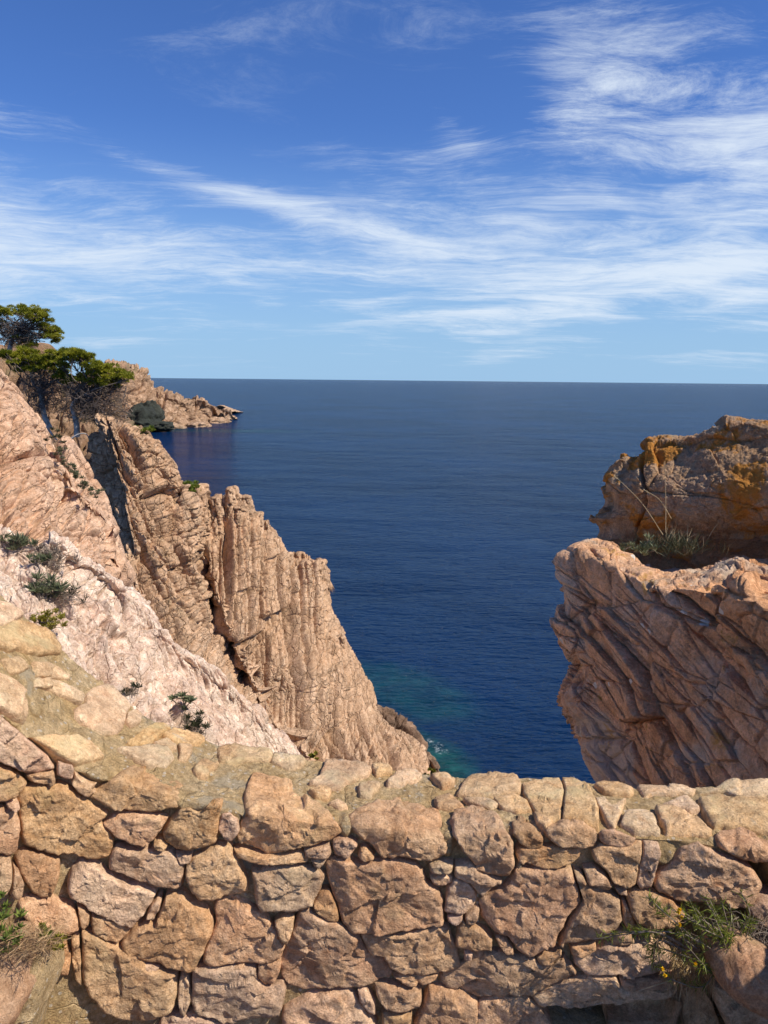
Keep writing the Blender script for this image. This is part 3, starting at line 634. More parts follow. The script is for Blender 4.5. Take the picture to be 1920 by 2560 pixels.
def lowrow(us_, vs_, dv, dy, cru=1.0):
    r = [D(us_ + 60, vs_ + 10, 7.6), D(us_, vs_, 6.3 + dy)]
    n = len(crest); ub = 1208 + 85 * max(0, (vs_ - 1480) / 320.0)          # the wiggles of the edge do not run on across the face
    for k, ((u, v), y) in enumerate(zip(crest, yc)):
        g = (k + 1) / n; w_ = max(0, 1 - k / 1.6)
        uu = (u + (ub - 1235) * (1 - g)) + w_ * (us_ - ub) * .5
        yy = 6.2 - 2.3 * ((uu - 1208) / 692.0) + dy - .40 * math.sin(min(1, g * 1.6) * math.pi / 2)
        r.append(D(uu, vs_ + (dv if g > .2 else dv * g * 5), yy))
    return r
rows.append([D(1300, 1225, 7.4), D(1232, 1205, 6.2)] + [D(u - 10, v + 10, y) for (u, v), y in zip(crest, yc)])
for (u_, v_) in sil[1:]:
    t = (v_ - 1190) / 600
    rows.append(lowrow(u_, v_, 45 * (1 - t), -.1 - .5 * t))
rows[1:1] = [[a_ * (1 - t_) + b_ * t_ for a_, b_ in zip(rows[0], rows[1])] for t_ in (.3, .55, .8)]
o, _ = patch('rock_outcrop', rows, 560, 660, low_disp, M_bould)
tag(o, 'large shaded orange-pink rock with dipping ledges and pale lichen, rising behind the wall at right', 'rock outcrop')

def up_disp(P, Nn, u, v):
    d = frac(warp3(P, .9, .12, 3), (1.5, 1.8, .8), 18, axes_from((.6, 0, 1)), .02, .05, .12, w=.03)
    d += frac(warp3(P, .3, .06, 5), (.32, .4, .22), 28, axes_from((.6, 0, 1)), .006, .018, .045, w=.05)
    px = P[:, 0] / P[:, 1]
    top = np.clip(1 - v * 4, 0, 1)
    d += frac(warp3(P, .12, .04, 6), (.10, .10, .06), 38, None, .008, .014, .022) * (.4 + top)
    crackv = np.exp(-((px - .336 - .003 * np.sin(P[:, 2] * 9)) / .0022) ** 2) * .10 * (v < .75)
    return d - crackv + fbm(P / .45, 4, 9) * .07 + fbm(P / .05, 4, 19, .65) * .020 - .05
def U(pts): return [D(*p) for p in pts]
rows = [
 U([(1420, 1080, 11), (1430, 1050, 10.5), (1480, 1030, 10.2), (1560, 1000, 9.8), (1620, 1000, 9.4), (1680, 990, 9), (1800, 980, 8.6), (1950, 960, 8.2)]),
 U([(1400, 1040, 10), (1352, 987, 8.2), (1384, 984, 8), (1402, 957, 7.9), (1480, 948, 7.8), (1540, 926, 7.6), (1574, 905, 7.5), (1659, 911, 7.2), (1800, 905, 6.8), (1950, 900, 6.4)]),
 U([(1370, 1060, 9.5), (1311, 1021, 8.0), (1360, 1012, 7.6), (1410, 1000, 7.4), (1480, 990, 7.25), (1540, 975, 7.1), (1600, 965, 7.0), (1680, 965, 6.7), (1800, 960, 6.4), (1950, 960, 6.0)]),
 U([(1350, 1085, 9.3), (1296, 1062, 7.9), (1350, 1055, 7.4), (1410, 1045, 7.1), (1480, 1040, 6.9), (1540, 1030, 6.75), (1600, 1025, 6.6), (1680, 1025, 6.4), (1800, 1020, 6.1), (1950, 1020, 5.8)]),
 U([(1350, 1110, 9.3), (1299, 1085, 7.9), (1350, 1090, 7.35), (1410, 1090, 7.05), (1480, 1085, 6.8), (1540, 1080, 6.65), (1600, 1080, 6.5), (1680, 1080, 6.3), (1800, 1080, 6.0), (1950, 1080, 5.7)]),
 U([(1340, 1125, 9.2), (1267, 1118, 7.8), (1340, 1125, 7.35), (1410, 1130, 7.05), (1480, 1130, 6.85), (1540, 1130, 6.7), (1600, 1135, 6.6), (1680, 1140, 6.4), (1800, 1150, 6.2), (1950, 1160, 6)]),
 U([(1340, 1145, 9.2), (1281, 1143, 7.8), (1340, 1150, 7.4), (1410, 1160, 7.2), (1480, 1160, 7.1), (1540, 1165, 7.0), (1600, 1175, 6.9), (1680, 1185, 6.8), (1800, 1200, 6.6), (1950, 1210, 6.4)]),
 U([(1340, 1180, 9), (1278, 1165, 7.7), (1340, 1180, 7.4), (1410, 1190, 7.4), (1480, 1200, 7.5), (1540, 1210, 7.5), (1600, 1220, 7.5), (1680, 1240, 7.4), (1800, 1260, 7.2), (1950, 1280, 7)]),
 U([(1340, 1230, 9), (1300, 1215, 7.7), (1340, 1230, 7.5), (1410, 1250, 7.6), (1480, 1270, 7.7), (1540, 1290, 7.8), (1600, 1310, 7.8), (1680, 1330, 7.8), (1800, 1360, 7.6), (1950, 1400, 7.4)])]
o, _ = patch('weathered_boulder', rows, 420, 360, up_disp, M_boul2)
tag(o, 'huge weathered boulder with rust-orange lichen along its top, resting above the ledged rock at right', 'boulder')

# ------------------------------------------------------------------ the dry-stone wall
near = [(-400, 1560, 1.62), (-150, 1690, 1.70), (0, 1775, 1.75), (81, 1843, 1.79), (185, 1915, 1.83), (285, 1955, 1.86), (412, 1985, 1.88), (520, 2015, 1.89), (650, 2040, 1.90), (790, 2060, 1.91), (930, 2070, 1.92), (1106, 2090, 1.92), (1250, 2085, 1.91), (1400, 2075, 1.91), (1560, 2085, 1.90), (1700, 2100, 1.89), (1920, 2130, 1.88), (2200, 2160, 1.86), (2500, 2180, 1.85)]
far = [(-250, 1290, 2.2), (-50, 1440, 2.2), (100, 1565, 2.2), (190, 1650, 2.22), (280, 1718, 2.25), (370, 1788, 2.25), (470, 1828, 2.27), (565, 1860, 2.27), (700, 1885, 2.27), (830, 1900, 2.28), (960, 1915, 2.28), (1130, 1938, 2.27), (1270, 1938, 2.25), (1410, 1944, 2.25), (1560, 1962, 2.22), (1700, 1968, 2.2), (1920, 1952, 2.2), (2200, 1960, 2.18), (2500, 1970, 2.15)]
NP = np.stack([W(a, b, c)[0] for a, b, c in near]); FP = np.stack([W(a, b, c)[0] for a, b, c in far])
NS = 73
NPs = cr(NP, NS); FPs = cr(FP, NS)
Z_BOT = H_SEA - 2.05
BOT = NPs.copy(); BOT[:, 2] = Z_BOT; BOT[:, 1] -= .07
BACK = FPs.copy(); BACK[:, 2] -= .55; BACK[:, 1] += .03
lines = np.stack([BOT, NPs, FPs, BACK])               # b = -1, 0, 1, 2
def wall_P(a, b):
    """a along the wall 0..NS-1, b: -1..0 front face, 0..1 top, 1..2 back"""
    a = np.clip(a, 0, NS - 1.0001); i = a.astype(int); f = (a - i)[:, None]
    bb = np.clip(b + 1, 0, 2.9999); j = bb.astype(int); g = (bb - j)[:, None]
    L0 = lines[j, i] * (1 - f) + lines[j, i + 1] * f
    L1 = lines[j + 1, i] * (1 - f) + lines[j + 1, i + 1] * f
    return L0 * (1 - g) + L1 * g
_seg = NPs[1:] - NPs[:-1]
_fn = np.stack([_seg[:, 1], -_seg[:, 0], 0 * _seg[:, 0]], 1); _fn /= np.linalg.norm(_fn, axis=1, keepdims=True)
_fn[_fn[:, 1] > 0] *= -1
_tn = np.cross(_seg, (FPs - NPs)[:-1]); _tn /= np.linalg.norm(_tn, axis=1, keepdims=True); _tn[_tn[:, 2] < 0] *= -1
def wall_N(a, b):
    i = np.clip(a.astype(int), 0, NS - 2)
    hgt = NPs[i, 2] - Z_BOT; wid = np.linalg.norm(FPs[i] - NPs[i], axis=1)
    s = np.where(b < 0, b * hgt, b * wid)            # metres from the arris
    k = np.clip((s + .030) / .06, 0, 1)[:, None]; k = k * k * (3 - 2 * k)
    k2 = np.clip((s - wid + .02) / .05, 0, 1)[:, None]
    n = _fn[i] * (1 - k) + _tn[i] * k
    n = n * (1 - k2) + k2 * (-_fn[i])
    return n / np.linalg.norm(n, axis=1, keepdims=True)
_tris = []
for j in (0, 1):
    for i in range(NS - 1):
        A_, B_, C_, D_ = lines[j, i], lines[j, i + 1], lines[j + 1, i + 1], lines[j + 1, i]
        _tris.append((A_, B_, C_, j, i, 0)); _tris.append((A_, C_, D_, j, i, 1))
TV0 = np.stack([t[0] for t in _tris]); TE1 = np.stack([t[1] - t[0] for t in _tris]); TE2 = np.stack([t[2] - t[0] for t in _tris])
TJ = np.array([t[3] for t in _tris]); TI = np.array([t[4] for t in _tris]); TT = np.array([t[5] for t in _tris])
def wall_inv(px, py):
    """photo pixels -> (a, b) on the wall"""
    d = W(px, py, np.ones(len(px))) - CAM
    Pv = np.cross(d[:, None], TE2[None]); det = np.sum(TE1[None] * Pv, -1); det = np.where(np.abs(det) < 1e-12, 1e-12, det)
    T = CAM - TV0; u = np.sum(T[None] * Pv, -1) / det
    Q = np.cross(T, TE1); v = np.sum(d[:, None] * Q[None], -1) / det
    bad = np.maximum.reduce([-u, -v, u + v - 1])
    k = np.argmin(bad, axis=1); r = np.arange(len(px)); u = u[r, k]; v = v[r, k]
    first = TT[k] == 0
    a = TI[k] + np.where(first, u + v, u); b = TJ[k] - 1 + np.where(first, v, u + v)
    return a, b
R1 = (0, 1450, .3858); R2 = (0, 1900, .3858); R3 = (520, 1850, .3858); R4 = (1080, 1900, .5063)
def T(reg, pts): return [(reg[0] + x * reg[2], reg[1] + y * reg[2]) for x, y in pts]
M_stone = rock_mat('granite_stone', (.70, .44, .25), (.77, .53, .32), (.62, .355, .185), 5, 150, .0032,
                   lichen=[((.52, .38, .20), 6, .54, .68, .4), ((.32, .31, .27), 14, .69, .74, .5), ((.46, .23, .12), 4, .55, .7, .5)], perobj=.5)
M_top = rock_mat('sunlit_capping_stone', (.74, .50, .27), (.80, .58, .34), (.68, .41, .21), 5, 150, .0032,
                 lichen=[((.74, .60, .33), 7, .50, .66, .5), ((.60, .53, .40), 9, .60, .70, .45)], perobj=.42)  # wall top's sun put into the colour: brighter, more golden than the face stones
M_mort = rock_mat('mortar', (.66, .475, .235), (.74, .57, .33), (.50, .34, .145), 7, 210, .0045,
                  lichen=[((.54, .45, .31), 4.5, .55, .63, .7), ((.30, .22, .10), 9, .57, .7, .5)], spot=((.78, .66, .50), 55, .30, .8), crack=[(6, (1, 1, 1), (0, 0, 0), .014, .006)])
wall = empty('stone_wall', (0, 1.9, Z_BOT), 'low granite rubble wall with mortared top crossing the whole foreground', 'wall')
rng = np.random.default_rng(7)
SHADE = []          # (cx, cy, rx, ry, depth) hollows between the stones
def hollow(px, py):
    h = np.zeros(len(px))
    for cx_, cy_, rx_, ry_, dp in SHADE:
        r = ((px - cx_) / rx_) ** 2 + ((py - cy_) / ry_) ** 2
        h = np.maximum(h, dp * np.clip(1.35 - r, 0, 1))
    return h
SHADE += [(1640, 2470 + 70, 250, 62, .55), (1790, 2330, 130, 120, .10), (1135, 2300, 22, 26, .10), (1900, 2260, 40, 110, .18), (1530, 2395 + 20, 70, 10, .05)]
def to_px(P):
    d = P - CAM; f = d @ _f; return 960 + d @ RIGHT / f * FPX, 1280 - d @ UP / f * FPX
def stone(poly, h=None, mat=None, flat=False, n_facet=5, rough=1.0, thick=.07, shrink=0.0, name='stone'):
    poly = np.asarray(poly, float)
    area = .5 * abs(np.sum(poly[:, 0] * np.roll(poly[:, 1], -1) - poly[:, 1] * np.roll(poly[:, 0], -1)))
    size = math.sqrt(area)
    # cut the corners a little, resample, fray
    nx = np.roll(poly, -1, 0)
    q = np.stack([poly * .955 + nx * .045, poly * .045 + nx * .955], 1).reshape(-1, 2)
    seg = np.linalg.norm(np.roll(q, -1, 0) - q, axis=1); L = seg.sum()
    m = int(np.clip(L / 5, 28, 170)); s_ = np.linspace(0, L, m, endpoint=False); cum = np.concatenate([[0], np.cumsum(seg)])
    qq = np.vstack([q, q[:1]]); ring = np.stack([np.interp(s_, cum, qq[:, 0]), np.interp(s_, cum, qq[:, 1])], 1)
    c = ring.mean(0)
    dr = ring - c; rl_ = np.linalg.norm(dr, axis=1, keepdims=True)
    grow = 2.2 if not flat else 2.6
    p3 = np.concatenate([ring / 22, np.zeros((m, 1))], 1)
    jit = fbm(p3, 3, 5, .7) * min(4.5, size * .035) * rough
    ring = c + dr * (1 + (jit[:, None] + grow) / rl_) * (1 - shrink)
    e_ = max(1.6, min(3.0, size * .025)) / (size * .5)              # the broken edge is a few millimetres wide
    nin = int(np.clip(size / 8, 5, 26))
    ts = np.concatenate([[1, 1, 1 - e_ * .35, 1 - e_ * 1.0, 1 - e_ * 2.2], np.linspace(1 - e_ * 2.2, 0, nin + 1)[1:]])
    hp = np.concatenate([[-1, -.05, .45, .80, .95], np.ones(nin)])
    XY = c[None, None] + (ring - c)[None] * ts[:, None, None]
    nr = len(ts); xy = XY.reshape(-1, 2)
    a, b = wall_inv(xy[:, 0], xy[:, 1])
    P = wall_P(a, b); Nn = wall_N(a, b)
    scale = size * P[:, 1].mean() / FPX      # metres
    if h is None: h = float(rng.uniform(.006, .012) if flat else rng.uniform(.006, .018))
    hp_ = np.repeat(hp, m)
    qn = (xy - c) / size
    fac = np.full(len(xy), 9.0)
    for _ in range(n_facet):
        an = rng.uniform(0, 2 * math.pi); sl_ = (rng.uniform(.01, .07) if _ < 2 else rng.uniform(.15, .45)) * (.35 if flat else 1)
        fac = np.minimum(fac, ((rng.uniform(.0, .03) if _ < 2 else rng.uniform(.07, .22)) + sl_ * (math.cos(an) * qn[:, 0] + math.sin(an) * qn[:, 1])))
    fac = np.clip(fac, -.12, .05) * scale * (1.0 if not flat else .6)
    rough_n = fbm(P / .06, 3, 3, .6) * .0045 * rough * (.7 if flat else 1)
    rough_n += frac(P, (.11, .11, .08), 23, None, 0, .006, .014) * (.5 if flat else 1) + frac(warp3(P, .05, .01, 3), (.035, .035, .028), 29, None, .0, .0015, .006) * (.6 if flat else 1)
    rg = np.clip(fbm(P / .16, 2, 61) * 2.2, 0, 1)
    F1, F2, ID = voro(P / .022, 9); rough_n += (ID - .5) * .004 * rg * rough
    edge_w = np.clip(hp_, 0, 1)
    base_in = .018 if not flat else .014
    off = np.where(hp_ < 0, np.where(hp_ < -.5, -thick, -base_in), -base_in + (h + base_in + fac) * edge_w) + rough_n * np.clip(hp_ + .6, 0, 1)
    hol = hollow(np.full(1, c[0]), np.full(1, c[1]))[0]
    V = P + Nn * off[:, None]
    # small real irregularity of the sides
    cidx = (nr - 1) * m
    idx = np.arange(nr * m).reshape(nr, m); r0 = idx; r1 = np.roll(idx, -1, 1)
    F = np.stack([r0[:-1], r1[:-1], r1[1:], r0[1:]], -1).reshape(-1, 4)[: (nr - 2) * m]
    tri = np.stack([idx[nr - 2], np.roll(idx[nr - 2], -1), np.full(m, cidx), np.full(m, cidx)], -1)[:, :3]
    me = bpy.data.meshes.new(name)
    cen = P.mean(0)
    me.from_pydata([tuple(x) for x in (V[:cidx + 1] - cen)], [], [tuple(x) for x in F] + [tuple(x) for x in tri])
    # consistent outward normals
    me.update()
    nn = np.zeros(len(me.polygons) * 3, np.float32); me.polygons.foreach_get('normal', nn)
    if (nn.reshape(-1, 3)[-m:] @ Nn[cidx]).mean() < 0: me.flip_normals()
    o = link(name, me, mat or (M_top if flat else M_stone), wall)
    o.matrix_parent_inverse = Matrix.Identity(4)
    o.location = Vector(cen) - wall.location
    return o

TOPS = [T(R1, p) for p in [
 [(-150,60),(0,155),(60,165),(130,200),(160,225),(60,285),(0,300),(-150,250)],
 [(-120,300),(0,320),(90,275),(190,285),(280,320),(350,370),(380,410),(405,450),(400,480),(300,485),(200,480),(100,455),(0,445),(-120,400)],
 [(15,510),(130,510),(190,575),(150,600),(80,610),(40,560)],
 [(215,535),(300,545),(370,565),(450,620),(440,650),(350,635),(260,630),(230,590)],
 [(-90,560),(0,610),(60,640),(130,690),(170,760),(180,850),(165,925),(110,895),(50,850),(0,820),(-100,760)],
 [(240,635),(330,640),(410,670),(470,700),(540,750),(550,775),(525,805),(430,760),(330,710),(230,690)],
 [(490,830),(560,790),(560,740),(600,700),(700,670),(770,720),(820,770),(850,810),(815,870),(795,960),(760,990),(690,995),(600,960),(540,920),(500,880)],
 [(830,860),(880,840),(925,870),(910,920),(850,945),(815,920)],
 [(215,1020),(300,1010),(400,1010),(490,1005),(560,1040),(640,1090),(675,1150),(600,1165),(490,1190),(420,1150),(330,1100),(240,1050)],
 [(760,1090),(900,1090),(1010,1080),(1090,1090),(1130,1150),(1080,1200),(960,1205),(860,1160)],
 [(1050,1005),(1120,960),(1220,970),(1310,1000),(1330,1030),(1300,1060),(1230,1070),(1130,1050)],
 [(985,1065),(1080,1040),(1140,1070),(1145,1100),(1050,1095)],
 [(1150,1065),(1250,1070),(1245,1110),(1210,1165),(1160,1150),(1170,1110)],
 [(820,1060),(900,1000),(1000,940),(1060,935),(1110,965),(1040,1010),(960,1070),(880,1090)],
 [(1250,1230),(1300,1180),(1420,1190),(1400,1225),(1350,1240),(1350,1285),(1290,1275)]]]
TOPS += [T(R3, p) for p in [
 [(60,50),(130,25),(250,35),(420,75),(420,120),(390,135),(250,130),(150,150),(80,130)],
 [(430,75),(520,65),(600,100),(635,130),(600,170),(540,190),(480,170),(410,130)],
 [(650,280),(720,240),(770,120),(900,120),(990,135),(1060,190),(1040,230),(920,270),(850,320),(790,320),(720,295)],
 [(1060,170),(1110,150),(1170,160),(1195,205),(1130,215),(1090,230)],
 [(1160,270),(1230,210),(1350,200),(1390,235),(1340,270),(1240,300),(1170,290)],
 [(975,290),(1110,280),(1120,300),(1070,340),(1060,375),(980,360)],
 [(650,330),(740,310),(800,330),(780,380),(700,370)],
 [(780,410),(840,390),(910,430),(860,440)],
 [(1440,240),(1540,230),(1600,250),(1590,290),(1520,305)]]]
TOPS += [T(R4, p) for p in [
 [(120,170),(150,110),(200,65),(330,60),(420,75),(440,120),(435,165),(300,180),(180,185)],
 [(450,115),(560,85),(630,85),(650,150),(640,220),(635,300),(540,310),(500,240),(450,165)],
 [(640,85),(700,80),(760,120),(790,165),(820,240),(825,340),(740,320),(645,300),(652,220),(660,150)],
 [(805,190),(850,185),(890,230),(960,190),(930,260),(900,340),(870,320),(840,260)],
 [(1130,225),(1260,180),(1300,210),(1325,250),(1280,255),(1200,235)],
 [(1100,230),(1200,245),(1300,290),(1385,350),(1370,375),(1280,360),(1160,355),(1130,300)],
 [(1310,170),(1400,140),(1480,100),(1600,95),(1720,100),(1720,190),(1520,185),(1450,160)],
 [(1310,190),(1400,175),(1500,190),(1720,200),(1720,385),(1560,350),(1450,330),(1400,330),(1340,260)],
 [(300,190),(400,175),(470,200),(495,255),(420,260),(350,240)],
 [(150,188),(280,192),(330,220),(290,240),(180,215)],
 [(800,125),(840,118),(930,120),(1000,150),(980,180),(850,160)],
 [(1010,130),(1100,115),(1220,125),(1310,145),(1290,172),(1130,165),(1050,180)],
 [(10,190),(100,180),(160,228),(100,240),(30,235)],
 [(960,260),(1080,270),(1110,330),(1130,360),(1000,350),(930,320)],
 [(500,262),(600,318),(560,330),(520,310)]]]
FACE = [T(R4, p) for p in [
 [(90,300),(110,250),(200,225),(300,250),(335,285),(365,350),(400,400),(405,510),(385,575),(345,590),(280,560),(220,540),(190,480),(150,430),(105,370)],
 [(395,300),(440,295),(500,320),(550,390),(545,430),(490,445),(440,410),(400,370)],
 [(555,322),(620,300),(720,322),(818,350),(818,400),(800,430),(700,430),(620,425),(565,380)],
 [(828,352),(880,345),(960,360),(1010,390),(1000,420),(930,425),(850,415),(828,395)],
 [(415,470),(430,430),(520,430),(650,430),(740,440),(730,480),(680,515),(600,530),(520,525),(430,500)],
 [(790,450),(830,420),(920,425),(1040,412),(1030,500),(1005,620),(960,630),(890,590),(850,530),(800,490)],
 [(1050,412),(1120,420),(1130,460),(1100,560),(1080,625),(1030,640),(1012,610),(1035,500)],
 [(745,530),(800,525),(850,565),(890,615),(880,645),(830,640),(770,600)],
 [(1100,600),(1180,520),(1240,440),(1310,400),(1420,470),(1500,490),(1600,560),(1640,630),(1600,700),(1500,730),(1350,700),(1200,690),(1110,650)],
 [(965,670),(1000,640),(1090,650),(1190,695),(1250,760),(1200,810),(1060,815),(1000,790),(975,730)],
 [(395,600),(410,540),(550,530),(690,540),(728,640),(735,690),(680,750),(630,840),(600,900),(520,940),(470,955),(420,930),(380,870),(340,860),(280,820),(240,780),(235,710),(290,670),(360,640)],
 [(700,548),(738,552),(768,610),(850,640),(920,690),(935,770),(900,820),(820,870),(700,900),(625,912),(645,850),(690,765),(745,690),(735,640)],
 [(115,520),(190,510),(240,550),(345,600),(350,615),(290,640),(250,680),(228,655),(190,600),(112,572)],
 [(60,750),(80,640),(110,582),(180,606),(205,640),(220,690),(205,730),(150,750)],
 [(165,765),(210,740),(235,740),(225,780),(200,812),(170,800)],
 [(120,920),(125,830),(150,787),(200,818),(260,850),(300,880),(295,940),(220,930)],
 [(310,870),(350,870),(400,920),(405,955),(370,955),(330,910)],
 [(75,770),(145,757),(150,780),(120,800),(85,795)],
 [(160,935),(200,942),(195,980),(160,975)],
 [(515,965),(560,948),(640,935),(635,960),(560,990),(520,990)],
 [(40,1100),(60,1050),(140,1020),(210,960),(260,950),(400,970),(505,970),(530,995),(610,995),(650,975),(715,1050),(680,1085),(600,1112),(500,1160),(380,1160),(300,1165),(220,1188),(110,1148),(60,1130)],
 [(690,955),(680,920),(760,900),(805,900),(810,935),(740,962)],
 [(700,972),(810,942),(870,905),(960,912),(1010,895),(1100,920),(1190,980),(1180,1040),(1100,1050),(980,1055),(850,1050),(760,1060),(710,1020)],
 [(490,1172),(600,1125),(700,1092),(800,1065),(900,1062),(925,1100),(1000,1135),(1100,1138),(1220,1140),(1200,1180),(1000,1190),(850,1190),(700,1210),(600,1202),(530,1215)],
 [(925,1070),(1000,1070),(1200,1085),(1190,1130),(1050,1132),(930,1125)],
 [(235,1200),(330,1172),(460,1172),(540,1230),(590,1310),(600,1360),(180,1360),(205,1240)],
 [(940,705),(960,705),(1000,800),(995,850),(960,830),(940,780)],
 [(1000,818),(1060,822),(1140,820),(1150,845),(1060,855),(1010,840)],
 [(870,870),(920,840),(980,850),(1000,890),(960,905),(890,905)],
 [(900,632),(960,640),(965,668),(920,660)],
 [(1390,375),(1440,345),(1520,345),(1600,380),(1720,415),(1720,520),(1600,510),(1510,480),(1430,440)],
 [(1560,740),(1620,700),(1720,700),(1720,820),(1620,810)]]]
FACE += [T(R3, p) for p in [
 [(240,360),(260,280),(300,210),(360,210),(500,260),(600,350),(700,420),(800,490),(850,550),(875,600),(820,640),(700,670),(620,690),(540,710),(460,740),(370,740),(270,710),(200,680),(185,640),(220,540),(260,500),(240,420)],
 [(905,470),(1000,430),(1100,390),(1300,410),(1500,440),(1520,500),(1535,640),(1560,730),(1500,770),(1400,770),(1230,750),(1200,765),(1130,765),(1070,690),(1000,640),(940,590),(920,530)],
 [(160,725),(300,748),(450,748),(600,722),(650,760),(655,795),(540,790),(400,790),(250,780),(190,765)],
 [(620,705),(790,682),(800,730),(780,760),(630,765)],
 [(808,665),(850,635),(930,650),(970,670),(940,720),(910,758),(820,750)],
 [(975,750),(990,705),(1020,695),(1080,762),(1020,780)],
 [(660,780),(720,772),(770,780),(720,830),(690,830)],
 [(280,850),(450,820),(600,830),(700,850),(755,890),(730,980),(680,1060),(610,1108),(480,1108),(340,1108),(305,1050),(300,950)],
 [(763,810),(800,768),(900,775),(1000,800),(1120,785),(1250,772),(1330,795),(1400,860),(1410,920),(1480,960),(1520,1040),(1525,1130),(1528,1188),(1400,1202),(1200,1218),(1060,1235),(1010,1246),(940,1235),(870,1190),(850,1100),(810,1000),(780,920)],
 [(685,1075),(730,1010),(785,992),(825,1060),(850,1150),(840,1178),(780,1168),(720,1120)],
 [(988,1268),(1130,1252),(1300,1232),(1520,1205),(1560,1240),(1600,1340),(1635,1460),(1600,1500),(1500,1512),(1380,1517),(1260,1508),(1180,1470),(1130,1390),(1050,1390),(1010,1330)],
 [(600,1115),(660,1098),(730,1142),(850,1195),(975,1280),(1035,1392),(1120,1412),(1175,1490),(1195,1530),(1150,1560),(1000,1590),(900,1608),(800,1600),(700,1630),(620,1642),(540,1620),(480,1560),(470,1480),(490,1400),(540,1260)],
 [(430,1185),(490,1150),(560,1150),(550,1220),(510,1318),(470,1270)],
 [(60,1060),(150,1040),(260,1080),(370,1150),(430,1230),(470,1300),(498,1350),(470,1420),(380,1458),(250,1450),(120,1450),(0,1458),(-30,1420),(-10,1330),(50,1230),(40,1110)],
 [(325,1480),(380,1452),(470,1440),(465,1500),(430,1580),(370,1602),(325,1560)],
 [(-100,1480),(0,1464),(180,1470),(310,1490),(322,1570),(375,1612),(480,1595),(500,1640),(480,1750),(460,1790),(400,1828),(250,1830),(100,1830),(50,1790),(-60,1780),(-110,1700),(-100,1600)],
 [(488,1770),(600,1702),(720,1645),(900,1620),(960,1662),(1020,1750),(1080,1840),(1100,1900),(480,1900)],
 [(968,1612),(1020,1612),(1080,1700),(1085,1770),(1050,1765),(990,1690)],
 [(1075,1582),(1150,1582),(1300,1605),(1370,1610),(1385,1700),(1360,1735),(1250,1740),(1150,1720),(1100,1660)],
 [(1200,1530),(1260,1518),(1400,1525),(1500,1522),(1480,1560),(1400,1580),(1280,1575)],
 [(1130,1768),(1250,1768),(1320,1780),(1310,1880),(1140,1880)],
 [(1430,1632),(1520,1622),(1640,1655),(1750,1700),(1750,1880),(1330,1880),(1390,1760)],
 [(1435,800),(1500,790),(1590,800),(1580,840),(1500,850),(1440,840)],
 [(1435,882),(1500,867),(1585,882),(1580,920),(1520,940),(1460,930)],
 [(70,560),(90,480),(140,470),(185,520),(200,600),(150,660),(110,650),(80,600)]]]
